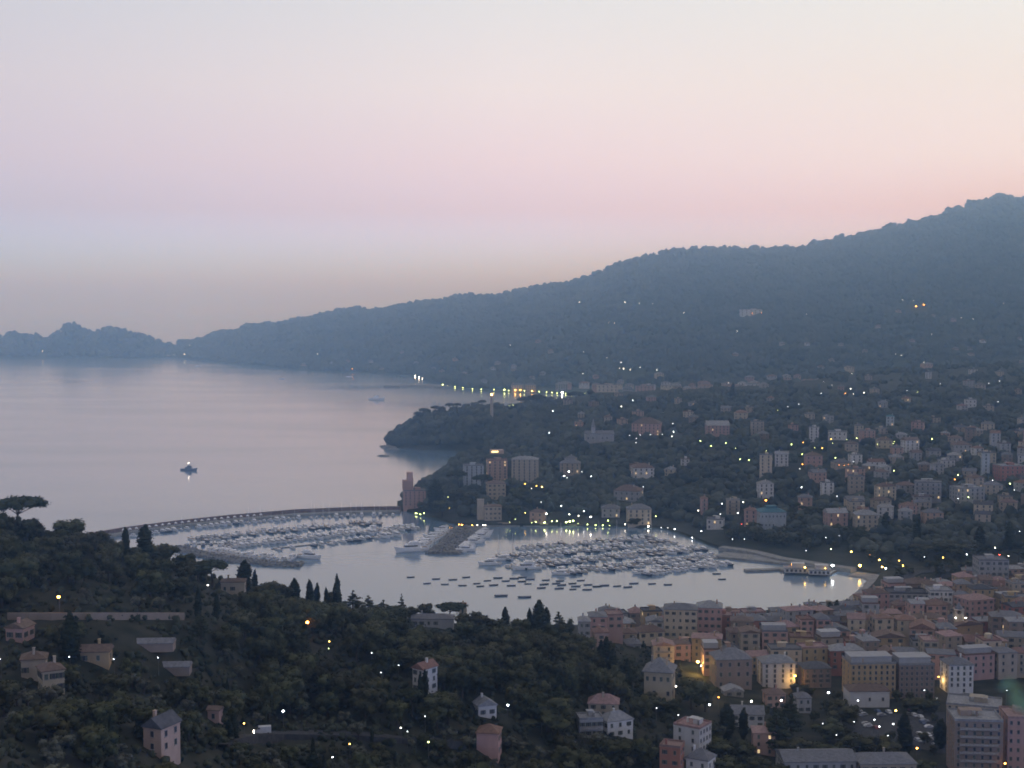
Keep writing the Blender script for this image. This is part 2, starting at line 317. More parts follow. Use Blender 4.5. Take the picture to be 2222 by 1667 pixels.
# ------------------------------------------------------------------ bookkeeping: what must stay in view, where crowns must not grow
BOX = []      # px0, px1, row_top, row_base, Y, weight of overlap allowed
FOOT = []     # x, y, radius
LMK = []      # (ref phrase, px, py) landmarks for the labels of their neighbours
TODO = []     # (object, description, noun phrase px, py, zone)
def keep(x, Y, z, hw, h, allow=.35):
    p = float(colof(x, Y, z)); k = F / Y
    BOX.append((p - hw * k, p + hw * k, float(rowof(Y, z + h)), float(rowof(Y, z)), Y, allow))
def blocked(x, Y, z, r, h):
    p = colof(x, Y, z); k = F / Y; t, bt = rowof(Y, z + h), rowof(Y, z)
    for q in BOX:
        rr_ = r * k * (.8 if q[5] < 0 else 1)
        if p + rr_ > q[0] and p - rr_ < q[1] and Y < q[4] + 3 and t < q[3] - q[5] * (q[3] - q[2]) and bt > q[2]: return True
    for fx, fy, fr in FOOT:
        if (x - fx) ** 2 + (Y - fy) ** 2 < (fr + r * .6) ** 2: return True
    return False
def blocked_v(P, r, h):
    x, Y, z = P.T; p = colof(x, Y, z); k = F / Y; t, bt = rowof(Y, z + h), rowof(Y, z); bad = np.zeros(len(P), bool)
    for q in BOX:
        bad |= (p + r * k > q[0]) & (p - r * k < q[1]) & (Y < q[4] + 3) & (t < q[3] - q[5] * (q[3] - q[2])) & (bt > q[2])
    for fx, fy, fr in FOOT: bad |= (x - fx) ** 2 + (Y - fy) ** 2 < (fr + r * .5) ** 2
    return bad
# ------------------------------------------------------------------ buildings
WIN = {}
def winmesh(kind):
    if kind in WIN: return WIN[kind]
    b = MB()
    b.box((0, -.03, 0), (1.1, .1, 1.1), 0, 0)             # surround, unit size
    b.box((0, -.10, 0), (.9, .06, .96), 0, 1)
    if kind[0] == 'c': b.m[6:12] = [2] * 6
    if kind[0] == 's':
        b.box((-.78, -.09, 0), (.5, .06, 1.02), 0, 2); b.box((.78, -.09, 0), (.5, .06, 1.02), 0, 2)
    b.box((0, -.1, -.6), (1.4, .2, .08), 0, 0)
    WIN[kind] = b.mesh('window', [M['trim'], M['litwin'] if kind.endswith('lit') else M['glass'], M['shutter']]); return WIN[kind]
def roof_mesh(kind, w, d, h, rh, o, along):
    b = MB(); W, D = w / 2 + o, d / 2 + o; z0 = h + .02; z1 = z0 + .22; e = .02
    b.box((0, 0, (z0 + z1) / 2), (2 * W, 2 * D, z1 - z0))
    if kind == 'hip':
        if W >= D: r = [(-(W - D * .95), 0), (W - D * .95, 0)]
        else: r = [(0, -(D - W * .95)), (0, D - W * .95)]
        c = [(-W, -D), (W, -D), (W, D), (-W, D)]
        vs = [(x, y, z1 + .004) for x, y in c] + [(x, y, z1 + rh) for x, y in r]
        fs = [(0, 1, 5, 4), (1, 2, 5), (2, 3, 4, 5), (3, 0, 4)] if W >= D else [(0, 1, 4), (1, 2, 5, 4), (2, 3, 5), (3, 0, 4, 5)]
        b.add(vs, fs)
    elif kind == 'gable':
        if along == 'x':
            vs = [(-W, -D, z1), (W, -D, z1), (W, D, z1), (-W, D, z1), (-W, 0, z1 + rh), (W, 0, z1 + rh)]
            fs = [(0, 1, 5, 4), (2, 3, 4, 5), (1, 2, 5), (3, 0, 4)]
        else:
            vs = [(-W, -D, z1), (W, -D, z1), (W, D, z1), (-W, D, z1), (0, -D, z1 + rh), (0, D, z1 + rh)]
            fs = [(1, 2, 5, 4), (3, 0, 4, 5), (0, 1, 4), (2, 3, 5)]
        b.add([(x, y, z + .004) for x, y, z in vs], fs)
    else:
        for sx, sy, lx, ly in ((0, -1, 2 * W, .25), (0, 1, 2 * W, .25), (-1, 0, .25, 2 * D - .52), (1, 0, .25, 2 * D - .52)):
            b.box((sx * (W - .13), sy * (D - .13), z1 + .36), (lx, ly, .7))
    return b
NWIN = [0]
def building(name, cat, label, P, w, d, h, yaw=0.0, wall='cream', roof='slate grey', kind='hip', rh=None, o=.5, along='x', cols=None, nfl=None, side=None, sh=True, lit=0.0, group=None, chim=1, balc=0, attic=0, sink=5.0, wsc=1.0, top_only=0, ref=None, allow=.35, desc=None, zone=None, reg=True):
    P = Vector(P); c, s = math.cos(yaw), math.sin(yaw)
    ctr = (P.x - s * d / 2, P.y + c * d / 2, P.z)
    rt = empty(name, ctr, yaw); tag(rt, label, cat, group)
    rnd = random.Random(int(P.x * 31 + P.y * 17)); rh = rh if rh is not None else min(w, d) * .26
    b = MB(); b.box((0, 0, h / 2 - sink / 2), (w, d, h + sink)); b.box((0, 0, h - .25), (w + .3, d + .3, .3))
    if h > 6: b.box((0, 0, 3.4), (w + .16, d + .16, .22))
    b.build('wall', WALL[wall], rt)
    rf = roof_mesh(kind, w, d, h, rh, o if kind != 'flat' else .1, along).build('roof', ROOF[roof], rt)
    for i in range(chim):
        q = MB(); cx, cyy = rnd.uniform(-.3, .3) * w, rnd.uniform(-.25, .3) * d; zb = h + .2
        hh = 1.6 + (rh * .75 if kind != 'flat' else .3)
        q.box((cx, cyy, zb + hh / 2), (.7, .9, hh)); q.box((cx, cyy, zb + hh + .08), (.9, 1.1, .14)); q.build('chimney', WALL['stone' if i else wall], rf)
    if kind == 'flat' and w > 9:
        q = MB(); q.box((w * rnd.uniform(-.2, .2), d * .1, h + 1.35), (w * .25, d * .3, 2.2)); q.box((w * rnd.uniform(-.05, .05), d * .1, h + 2.53), (w * .28, d * .34, .14)); q.build('roof_hut', WALL[wall], rt)
    if attic:
        q = MB(); q.box((0, d * .08, h + 1.6), (w * .9, d * .7, 2.8)); q.box((0, d * .08, h + 3.1), (w * .94, d * .75, .2)); q.build('attic_storey', WALL['grey'], rt)
    nfl = nfl or max(1, int(h / 3.3)); fh = h / nfl
    faces = [(0.0, w, (0, -d / 2), cols)]
    vx, vy = -ctr[0], -ctr[1]
    if (vx * c + vy * s) > w / 2: faces.append((R(90), d, (w / 2, 0), side))
    if (vx * c + vy * s) < -w / 2: faces.append((R(-90), d, (-w / 2, 0), side))
    ww, wh = 1.05 * wsc, 1.55 * wsc
    for rz, wid, (ox, oy), nc in faces:
        nc = nc if nc is not None else max(1, int(wid / (3.4 * wsc)))
        for k in range(nfl - (top_only or nfl), nfl):
            for i in range(nc):
                u = (i + .5) / nc * wid - wid / 2; z = k * fh + fh * .52
                if k == 0 and top_only == 0 and rnd.random() < .3 and nc > 2: continue
                lk = rnd.random() < lit; km = ('s' if sh else 'p') + ('lit' if lk else '')
                if not lk and rnd.random() < .3: km = 'c'
                x, y = (u, oy) if rz == 0 else ((ox, u) if rz > 0 else (ox, -u))
                link('window', winmesh(km), rt, (x, y, z), rz, (ww, 1, wh)); NWIN[0] += 1
        if balc and rz == 0:
            for k in range(1, nfl):
                q = MB(); z = k * fh + .1; q.box((0, oy - .75, z), (wid * .8, 1.4, .18)); q.box((0, oy - 1.42, z + .55), (wid * .8, .07, .9)); q.build('balcony', M['trim'], rt)
    if reg:
        keep(ctr[0], P.y, P.z, w / 2, h + (rh if kind != 'flat' else 1), allow); FOOT.append((ctr[0], ctr[1], max(w, d) * .5))
    pp = (float(colof(ctr[0], ctr[1], P.z + h / 2)), float(rowof(ctr[1], P.z + h / 2)))
    if ref: LMK.append((ref, *pp, zone))
    if desc: TODO.append((rt, desc, *pp, zone))
    return rt
def bpx(land, name, cat, label, x0, x1, eave, base, d=None, yaw=0.0, **kw):
    """a building known by its outline: left, right, eave and base rows"""
    P = land.place((x0 + x1) / 2, base); T_ = (x1 - x0) * P.y / F; q_ = (d / T_) if d else max(7 / T_, .75); w = T_ / (math.cos(yaw) + min(q_, 1.1) * abs(math.sin(yaw))); d = max(3.0, q_ * w)
    h = zat(eave, P.y) - P.z
    return building(name, cat, label, P, w, d, h, yaw, **kw)
def btop(land, name, cat, label, x0, x1, eave, h, d=None, yaw=0.0, **kw):
    """a building whose foot is hidden: outline of the top and its height"""
    P = land.place((x0 + x1) / 2, eave, dz=h); w = (x1 - x0) * P.y / F
    return building(name, cat, label, P, w, d or max(8, w * .8), h, yaw, **kw)
def side_part(rt, name, mat, c, s, rz=0):
    return MB().box(c, s, rz).build(name, mat, rt)
N_, D_ = NEAR, MID
# --- houses of the near hillside
bpx(N_, 'hillside_house', 'house', 'small pinkish gabled house below the long retaining wall', 6, 57, 1364, 1394, 8, R(-12), wall='pink', roof='brown tiled', kind='gable', along='y', cols=2, side=2, ref='the gabled house under the retaining wall', zone='n')
bpx(N_, 'farmhouse', 'house', 'taller back half of the pale double farmhouse among olive trees', 42, 104, 1432, 1478, 8, R(14), wall='buff', roof='brown tiled', cols=3, side=2, zone='n')
bpx(N_, 'farmhouse', 'house', 'cream front half of the double farmhouse with shuttered windows and hipped roof', 84, 150, 1456, 1504, 10, R(30), wall='cream', roof='brown tiled', cols=3, nfl=2, side=3, ref='the cream double farmhouse', zone='n')
bpx(N_, 'hillside_house', 'house', 'long low yellow house with brown tiled roof on the slope', 173, 238, 1416, 1442, 7, R(6), wall='ochre', roof='brown tiled', kind='gable', cols=4, nfl=1, side=1, ref='the long low yellow house', zone='n')
bpx(N_, 'hillside_house', 'house', 'pinkish cream gabled house with one dark attic window and slate roof', 298, 364, 1580, 1634, 11, R(-24), wall='peach', roof='dark', kind='gable', along='y', rh=2.6, cols=1, nfl=2, side=2, sh=False, ref='the gabled house with one attic window', zone='n')
bpx(N_, 'garden_shed', 'shed', 'small pinkish shed half hidden by dark trees', 448, 478, 1542, 1568, 4, R(-10), wall='pink', roof='brown tiled', kind='gable', cols=1, nfl=1, side=0, chim=0, sh=False, zone='n')
bpx(N_, 'hillside_house', 'house', 'beige flat topped house beside a pair of cypresses on the ridge', 478, 532, 1264, 1292, 8, R(5), wall='buff', roof='brown tiled', kind='hip', rh=1, cols=3, nfl=1, side=1, allow=.5, ref='the beige house on the ridge', zone='n')
bpx(N_, 'hillside_house', 'house', 'narrow white house with a rusty red roof amid dark trees', 884, 930, 1452, 1502, 12, R(-38), wall='white', roof='terracotta', kind='gable', along='y', rh=2.2, cols=2, nfl=3, side=2, ref='the narrow white house', zone='n')
bpx(N_, 'villa', 'house', 'long grey villa roof behind the trees near the water', 892, 984, 1344, 1362, 9, 0, wall='grey', roof='slate grey', rh=1.6, cols=6, nfl=1, side=1, allow=.6, zone='n')
bpx(N_, 'villa', 'house', 'small cream tower house peeping above the trees by the water', 996, 1012, 1316, 1352, 5, 0, wall='cream', roof='terracotta', kind='flat', cols=1, nfl=2, side=1, allow=.5, zone='n')
bpx(N_, 'hillside_house', 'house', 'plain pink two storey house with a rusty tiled roof', 1030, 1085, 1592, 1643, 9, R(-9), wall='pink', roof='terracotta', rh=2.4, cols=0, nfl=2, side=2, chim=0, ref='the plain pink house', zone='n')
bpx(N_, 'hillside_house', 'house', 'whitish pink house with several small gables and a grey roof', 1032, 1084, 1532, 1560, 8, R(20), wall='white', roof='pale grey', kind='gable', along='y', rh=2.6, cols=2, nfl=1, side=2, zone='n')
bpx(N_, 'terraced_house', 'house', 'rosy roofed upper block of the stepped hillside house', 1274, 1344, 1528, 1556, 9, R(-6), wall='buff', roof='rosy', rh=3.2, cols=3, nfl=2, side=2, ref='the rosy roofed stepped house', zone='n')
bpx(N_, 'terraced_house', 'house', 'white lower block of the stepped house with a pale hipped roof', 1308, 1384, 1564, 1600, 10, R(24), wall='white', roof='pale grey', rh=3, cols=3, nfl=2, side=3, zone='n')
bpx(N_, 'terraced_house', 'house', 'grey terrace wing stepping down below the rosy roof', 1254, 1312, 1562, 1602, 9, R(8), wall='grey', roof='pale grey', kind='flat', cols=4, nfl=2, side=2, balc=1, zone='n')
v = bpx(N_, 'villa', 'villa', 'large cream villa with a grey hipped roof beside tall cypresses', 1390, 1464, 1459, 1520, 16, R(-14), wall='cream', roof='slate grey', rh=5.2, o=1.0, cols=4, nfl=2, side=3, sh=False, wsc=1.25, chim=2, ref='the cream villa with the grey hipped roof', zone='t')
bpx(N_, 'apartment_house', 'apartment house', 'tall white corner house with a rusty terrace roof and chimneys', 1446, 1532, 1578, 1650, 15, R(-34), wall='white', roof='rosy', kind='flat', cols=2, nfl=4, side=4, sh=False, chim=2, ref='the tall white corner house', zone='t')
bpx(N_, 'apartment_house', 'apartment house', 'red plastered house in front of the tall white corner house', 1424, 1482, 1622, 1690, 10, R(-20), wall='red', roof='rosy', kind='flat', cols=2, nfl=3, side=2, zone='t')
bpx(N_, 'apartment_house', 'apartment house', 'white house with grey mansard roof at the foot of the corner house', 1478, 1546, 1648, 1700, 11, R(-30), wall='white', roof='slate grey', rh=3.2, cols=2, nfl=2, side=2, sh=False, zone='t')
for x0, x1, ev, bs, lb in ((250, 376, 1398, 1408, 'long low grey greenhouse on the terrace below the retaining wall'), (326, 412, 1449, 1460, 'shorter low grey greenhouse further down the terraces')):
    bpx(N_, 'greenhouse', 'greenhouse', lb, x0, x1, ev, bs, 6, R(4), wall='brown', roof='slate grey', kind='gable', rh=1.2, cols=0, nfl=1, side=0, sh=False, chim=0, o=.2, zone='n', sink=1.5)
# --- landmark buildings of the town
T = 'town_building'
btop(N_, T, 'building', 'long cream hotel with rows of windows standing on the waterfront', 1440, 1512, 1324, 20, 14, R(-8), wall='cream', roof='slate grey', rh=2.4, cols=5, nfl=5, top_only=4, side=3, ref='the cream waterfront hotel', zone='t')
btop(N_, T, 'building', 'pink hotel wing with pale mansard roof joined to the cream hotel', 1512, 1566, 1320, 20.5, 14, R(-8), wall='pink', roof='pale grey', rh=3, cols=4, nfl=5, top_only=4, side=3, zone='t')
btop(N_, T, 'building', 'dusky pink waterfront block with a square top', 1318, 1352, 1336, 15, 12, R(4), wall='pink', roof='rosy', kind='flat', cols=2, top_only=2, zone='t', ref='the square pink waterfront block')
btop(N_, T, 'building', 'mauve waterfront block with grey roof beside the square pink one', 1280, 1317, 1340, 14.5, 12, R(2), wall='pink', roof='slate grey', rh=1.5, cols=2, top_only=2, zone='t')
btop(N_, T, 'building', 'low greyish end house of the waterfront next to the dark trees', 1256, 1281, 1350, 12, 10, 0, wall='grey', roof='pale grey', rh=1.6, cols=2, top_only=2, zone='t')
btop(N_, T, 'building', 'glowing peach house by the edge of the wooded slope', 1290, 1320, 1374, 13, 10, R(6), wall='peach', roof='terracotta', rh=1.2, cols=1, top_only=2, zone='t', ref='the glowing peach house')
bpx(N_, T, 'building', 'brown palazzo with tall windows and a grey hipped roof', 1550, 1636, 1432, 1496, 16, R(6), wall='brown', roof='slate grey', rh=4.2, cols=4, nfl=3, side=3, sh=False, wsc=1.3, chim=2, ref='the brown palazzo', zone='t')
bpx(N_, 'chapel', 'chapel', 'low pedimented hall in front of the brown palazzo', 1570, 1616, 1501, 1512, 8, R(6), wall='stone', roof='pale grey', kind='gable', along='y', rh=2, cols=2, nfl=1, side=1, chim=0, zone='t')
bpx(N_, T, 'building', 'pale bluish white tower block with a grey roof and dark balcony strip', 1652, 1728, 1440, 1494, 13, R(4), wall='white', roof='pale grey', rh=3, cols=4, nfl=5, side=2, sh=False, ref='the bluish white block', zone='t')
bpx(N_, T, 'building', 'grey brown block with a white cornice', 1742, 1806, 1452, 1494, 13, R(4), wall='brown', roof='dark', rh=2.4, cols=4, nfl=4, side=2, zone='t')
bpx(N_, T, 'building', 'long ochre apartment block with six rows of windows and set back attic', 1842, 1946, 1442, 1516, 15, R(3), wall='ochre', roof='pale grey', kind='flat', cols=8, nfl=6, side=2, sh=False, attic=1, ref='the long ochre block', zone='t')
bpx(N_, T, 'building', 'brownish extension of the long ochre block with green grey attic', 1948, 2030, 1444, 1516, 15, R(3), wall='brown', roof='pale grey', kind='flat', cols=7, nfl=6, side=2, sh=False, attic=1, zone='t')
bpx(N_, T, 'building', 'slim white block with two window columns and dark middle balconies', 2056, 2114, 1444, 1506, 13, R(3), wall='white', roof='slate grey', rh=2.8, cols=4, nfl=5, side=2, sh=False, ref='the slim white block', zone='t')
bpx(N_, T, 'building', 'low whitish building with a blank wall by the car park', 1842, 1932, 1501, 1536, 12, R(2), wall='white', roof='brown tiled', kind='hip', rh=2.2, cols=3, nfl=1, side=0, chim=0, sh=False, ref='the low blank white building', zone='t')
bpx(N_, 'apartment_house', 'apartment house', 'big grey roofed apartment complex near the edge of town', 2044, 2180, 1534, 1586, 20, R(-20), wall='buff', roof='pale grey', kind='flat', cols=8, nfl=5, side=4, sh=False, balc=1, chim=2, ref='the big grey roofed complex', zone='t')
bpx(N_, 'apartment_house', 'apartment house', 'tall brown brick apartment tower with corner balconies', 2066, 2178, 1566, 1690, 17, R(-6), wall='brown', roof='pale grey', kind='flat', cols=6, nfl=7, side=3, sh=False, balc=1, ref='the brown brick tower', zone='t')
bpx(N_, 'apartment_house', 'apartment house', 'mauve apartment house behind the brown brick tower', 2182, 2250, 1560, 1680, 17, R(-6), wall='pink', roof='rosy', kind='flat', cols=4, nfl=6, side=3, sh=False, zone='t')
btop(N_, T, 'building', 'orange pink gabled house in the middle of the old roofs', 1974, 2026, 1366, 15, 13, R(-16), wall='peach', roof='terracotta', kind='gable', along='y', rh=3.2, cols=3, top_only=2, side=3, zone='t', ref='the orange pink gabled house')
btop(N_, T, 'building', 'greyish white hotel with a flat roof near the beach', 2018, 2066, 1284, 17, 14, R(-4), wall='white', roof='pale grey', kind='flat', cols=5, top_only=3, zone='t', ref='the greyish white hotel by the beach')
btop(N_, T, 'building', 'dark roofed low block beside the beach promenade', 1928, 2016, 1290, 14, 16, R(-4), wall='grey', roof='dark', kind='flat', cols=7, top_only=2, zone='t')
btop(N_, T, 'building', 'tall grey block rising behind the pink roofs', 2124, 2188, 1219, 22, 18, R(-4), wall='grey', roof='slate grey', kind='flat', cols=5, top_only=4, zone='t', ref='the tall grey block', wsc=1.2)
btop(N_, T, 'building', 'pink cream house with a broad pale end wall', 2098, 2162, 1304, 17, 16, R(18), wall='pink', roof='rosy', kind='hip', rh=2.2, cols=4, top_only=3, zone='t')
bpx(N_, T, 'building', 'grey pitched hall between the cypresses', 1586, 1660, 1552, 1580, 11, R(-5), wall='white', roof='slate grey', kind='gable', rh=3, cols=4, nfl=2, side=2, zone='t', ref='the grey pitched hall')
bpx(N_, T, 'building', 'dull pink house with one lit window beside a big conifer', 1632, 1684, 1592, 1640, 11, R(-5), wall='pink', roof='rosy', kind='hip', rh=1.6, cols=2, nfl=3, side=2, lit=.12, sh=False, zone='t')
bpx(N_, T, 'building', 'small pink house under the bright white lamps', 1662, 1706, 1508, 1538, 9, R(4), wall='pink', roof='brown tiled', rh=2.2, cols=3, nfl=2, side=1, zone='t')
bpx(N_, T, 'building', 'grey house behind the big conifer', 1730, 1762, 1516, 1548, 9, R(4), wall='grey', roof='slate grey', rh=1.8, cols=2, nfl=2, side=1, zone='t')
btop(N_, T, 'building', 'wide grey roofed warehouse at the bottom edge', 1700, 1860, 1658, 8, 16, R(2), wall='grey', roof='slate grey', kind='gable', rh=2.4, cols=8, nfl=2, zone='t', ref='the wide grey warehouse')
btop(N_, T, 'building', 'grey and rusty roofed workshop beside the warehouse', 1866, 1990, 1662, 8, 14, R(2), wall='buff', roof='slate grey', kind='hip', rh=2.6, cols=6, nfl=2, zone='t')
# bell tower and floodlit church front
P = N_.place(2079, 1392); hh = zat(1318, P.y) - P.z
rt = empty('bell_tower', P, R(-8)); tag(rt, 'pale bell tower with two lamps at its open belfry', 'bell tower')
wd = 20 * P.y / F
MB().box((0, 0, hh * .36), (wd, wd, hh * .72 + 4)).box((0, 0, hh * .72), (wd + .6, wd + .6, .5)).build('shaft', WALL['buff'], rt)
q = MB()
for sx in (-1, 1):
    for sy in (-1, 1): q.box((sx * wd * .37, sy * wd * .37, hh * .83), (wd * .24, wd * .24, hh * .21))
q.box((0, 0, hh * .945), (wd + .5, wd + .5, .5)); q.build('belfry', WALL['buff'], rt)
q = MB(); q.tube([(0, 0, hh * .955), (0, 0, hh * 1.0), (0, 0, hh * 1.12), (0, 0, hh * 1.15)], [wd * .45, wd * .4, wd * .08, .05], 8); q.build('cupola', ROOF['slate grey'], rt)
MB().tube([(0, 0, hh * .78), (0, 0, hh * .81), (0, 0, hh * .86)], [.9, .7, .3], 8).build('bell', M['metal'], rt)
for i in range(2): MB().box((0, -wd / 2 - .05, hh * (.3 + .2 * i)), (1, .2, 2.2)).build('window', M['glass'], rt)
keep(P.x, P.y, P.z + hh * .3, wd / 2, hh * .8, .1); FOOT.append((P.x, P.y, 6)); LMK.append(('the bell tower', 2079, 1350, 't'))
BELL = (P, hh, wd)
building('church', 'church', 'plain church with a floodlit golden front beside the bell tower', P + Vector((-6.5, -4, 0)), 9, 20, hh * .52, R(-70), wall='ochre', roof='brown tiled', kind='gable', along='x', rh=2.5, cols=2, nfl=2, side=1, zone='t', ref='the floodlit church', sh=False)
# --- the small peninsula beside the breakwater and the hill behind the marina
pb = bpx(D_, 'apartment_block', 'apartment block', 'stepped grey pink apartment block with a ragged tower top by the breakwater', 874, 926, 1066, 1104, 16, R(8), wall='pink', roof='slate grey', kind='flat', cols=5, nfl=6, side=3, sh=False, ref='the stepped apartment block', zone='m', allow=.2)
for x, h_, w_ in ((-3.5, 9, 9), (-1.2, 17, 5.5), (.5, 12, 3.2)):
    side_part(pb, 'stepped_storey', WALL['pink'], (x - 3, 1.0 + .3 * w_, 17.4 + h_ / 2), (w_, w_ + 4, h_))
bpx(D_, 'apartment_block', 'apartment block', 'bluish white apartment tower at the water edge of the point', 1006, 1052, 1011, 1060, 14, R(10), wall='pale blue', roof='slate grey', kind='flat', cols=4, nfl=8, side=3, sh=False, balc=0, zone='m', ref='the bluish white tower', allow=.3, wsc=1.3)
ob = bpx(D_, 'apartment_block', 'apartment block', 'glowing orange apartment tower with a lit golden top floor', 1056, 1103, 1000, 1046, 16, R(6), wall='peach', roof='rosy', kind='flat', cols=4, nfl=7, side=3, sh=False, lit=.22, zone='m', ref='the glowing orange tower', allow=.3, wsc=1.3)
side_part(ob, 'penthouse', WALL['peach'], (0, 0, 31), (14, 11, 4)); side_part(ob, 'lit_window_band', M['litstrip'], (-2.5, -5.6, 31.5), (7, .3, 1.6))
bpx(D_, 'apartment_block', 'apartment block', 'tall grey brown apartment tower with vertical balcony strips', 1108, 1168, 998, 1050, 16, R(-6), wall='buff', roof='pale grey', rh=3, cols=5, nfl=8, side=3, sh=False, zone='m', ref='the grey brown tower', allow=.3, wsc=1.3)
bpx(D_, 'villa', 'villa', 'cream block just below the glowing orange tower', 1056, 1100, 1050, 1086, 14, R(10), wall='cream', roof='brown tiled', rh=2.5, cols=4, nfl=4, side=3, zone='m')
cs = bpx(D_, 'villa', 'villa', 'old buff villa with a square turret at one end near the quay', 1050, 1090, 1100, 1130, 12, R(6), wall='buff', roof='brown tiled', rh=1.6, cols=4, nfl=3, side=2, zone='m', ref='the turreted villa')
side_part(cs, 'turret', WALL['buff'], (-11, 1, 8.5), (6, 6, 20)); side_part(cs, 'turret_cornice', M['trim'], (-11, 1, 18.7), (6.6, 6.6, .6))
VL = [  # px0, px1, eave, base, wall, roof, kind, label, ref
    (1213, 1260, 1006, 1034, 'buff', 'slate grey', 'hip', 'square buff villa lit by white garden lamps', 'the square buff villa'),
    (1366, 1436, 920, 946, 'pink', 'brown tiled', 'hip', 'broad pinkish hotel with a lamp lit terrace on the wooded hill', 'the broad pinkish hotel'),
    (1372, 1422, 1016, 1040, 'white', 'brown tiled', 'hip', 'white villa with one lit corner among dark trees', None),
    (1326, 1394, 1066, 1088, 'grey', 'brown tiled', 'hip', 'long grey villa on the wooded slope', None),
    (1362, 1414, 1106, 1140, 'cream', 'slate grey', 'hip', 'square cream villa with a roof lantern near the promenade', 'the square cream villa'),
    (1304, 1346, 1104, 1124, 'grey', 'slate grey', 'hip', 'dim grey house beside the square cream villa', None),
    (1146, 1182, 1112, 1134, 'peach', 'brown tiled', 'hip', 'peach house lit by the quay lamps', 'the peach quay house'),
    (1534, 1583, 924, 948, 'pink', 'pale grey', 'gable', 'pale pink gabled villa high on the hill', 'the pale pink gabled villa'),
    (1590, 1623, 896, 910, 'cream', 'terracotta', 'hip', 'small cream house above the pale pink villa', None),
    (1630, 1658, 916, 944, 'buff', 'slate grey', 'flat', 'buff apartment house with pale balconies on the hill', None),
    (1754, 1778, 928, 960, 'white', 'pale grey', 'flat', 'narrow white tower house between two cypresses', 'the narrow white tower house'),
    (1794, 1840, 938, 956, 'white', 'pale grey', 'flat', 'low white house with a bright flat roof', None),
    (1748, 1785, 990, 1018, 'pink', 'brown tiled', 'hip', 'pinkish villa with red lamps at its side', 'the pinkish villa with red lamps'),
    (1810, 1850, 1004, 1018, 'buff', 'slate grey', 'hip', 'low house with three red lights under its eave', None),
    (1646, 1676, 988, 1040, 'cream', 'slate grey', 'flat', 'tall cream house with a stepped front', None),
    (1680, 1712, 986, 1014, 'white', 'pale grey', 'gable', 'whitish gabled house beside the stepped cream one', None),
    (1646, 1680, 1050, 1084, 'white', 'pale grey', 'hip', 'bright white villa with tall windows above the teal roof', 'the bright white villa'),
    (1760, 1798, 1026, 1054, 'pink', 'slate grey', 'gable', 'mauve gabled house on the slope', None),
    (1784, 1810, 1048, 1078, 'white', 'slate grey', 'flat', 'small white flat topped house', None),
    (1842, 1876, 1034, 1072, 'buff', 'slate grey', 'flat', 'dim buff apartment house', None),
    (1906, 1950, 1056, 1088, 'cream', 'brown tiled', 'hip', 'cream villa with three tall windows and overhanging eaves', 'the cream villa with tall windows'),
    (1980, 2046, 1048, 1094, 'grey', 'slate grey', 'flat', 'grey apartment block with pale columns', 'the grey block with pale columns'),
    (2076, 2144, 1060, 1094, 'grey', 'pale grey', 'flat', 'wide grey house with layered flat roofs', None),
    (2130, 2148, 984, 1040, 'pale blue', 'slate grey', 'flat', 'slender pale tower on the dark slope', 'the slender pale tower'),
    (1922, 1941, 904, 925, 'pale blue', 'teal', 'hip', 'small domed tower high on the dark hill', None),
    (2092, 2120, 868, 884, 'white', 'pale grey', 'flat', 'lone white house high on the far slope', 'the lone white house'),
    (1902, 1938, 956, 974, 'cream', 'brown tiled', 'hip', 'cream house between orange lamps', None),
    (1962, 1998, 956, 984, 'white', 'brown tiled', 'gable', 'white gabled house with an orange porch lamp', None),
    (1832, 1864, 964, 980, 'buff', 'brown tiled', 'hip', 'buff cottage below the flat white house', None),
    (2070, 2110, 966, 984, 'grey', 'brown tiled', 'hip', 'grey villa beside the slender pale tower', None),
    (2168, 2226, 1012, 1046, 'red', 'pale grey', 'flat', 'long red brown block with a pale roof edge', 'the long red brown block'),
    (1576, 1606, 1086, 1118, 'cream', 'pale grey', 'flat', 'cream block with stacked balconies', 'the cream balconied block'),
    (1521, 1536, 1082, 1118, 'pink', 'terracotta', 'hip', 'slim pink tower beside the balconied block', None),
    (1530, 1572, 1128, 1150, 'white', 'slate grey', 'flat', 'white building behind the park trees', None),
    (1612, 1644, 1108, 1144, 'pink', 'terracotta', 'hip', 'pink house next to the teal roofed hall', None),
    (1730, 1764, 1080, 1108, 'pink', 'slate grey', 'hip', 'dim pink house on the rise behind the park', None),
    (1794, 1842, 1114, 1152, 'pink', 'pale grey', 'gable', 'pale pink gabled house behind the park trees', 'the pale pink house behind the park'),
    (1856, 1906, 1118, 1156, 'buff', 'pale grey', 'hip', 'buff house with a round gable top', None)]
for x0, x1, ev, bs, wl, rf, kd, lb, rf_ in VL:
    bpx(D_, 'hill_villa', 'villa', lb, x0, x1, ev, bs, None, R(random.uniform(-18, 18)), wall=wl, roof=rf, kind=kd, rh=None, wsc=1.35, sh=False, lit=.06, ref=rf_, zone='m', group='villas on the hill behind the marina', balc=1 if 'balcon' in lb or 'columns' in lb else 0)
te = bpx(D_, 'exhibition_hall', 'hall', 'teal roofed hall with a raised ridge behind the park', 1648, 1708, 1112, 1150, 20, R(4), wall='pale blue', roof='teal', rh=3.5, cols=7, nfl=2, side=3, sh=False, chim=0, ref='the teal roofed hall', zone='m')
MB().box((0, 0, 17.5), (9, 7, 4)).build('roof_lantern', ROOF['teal'], te)
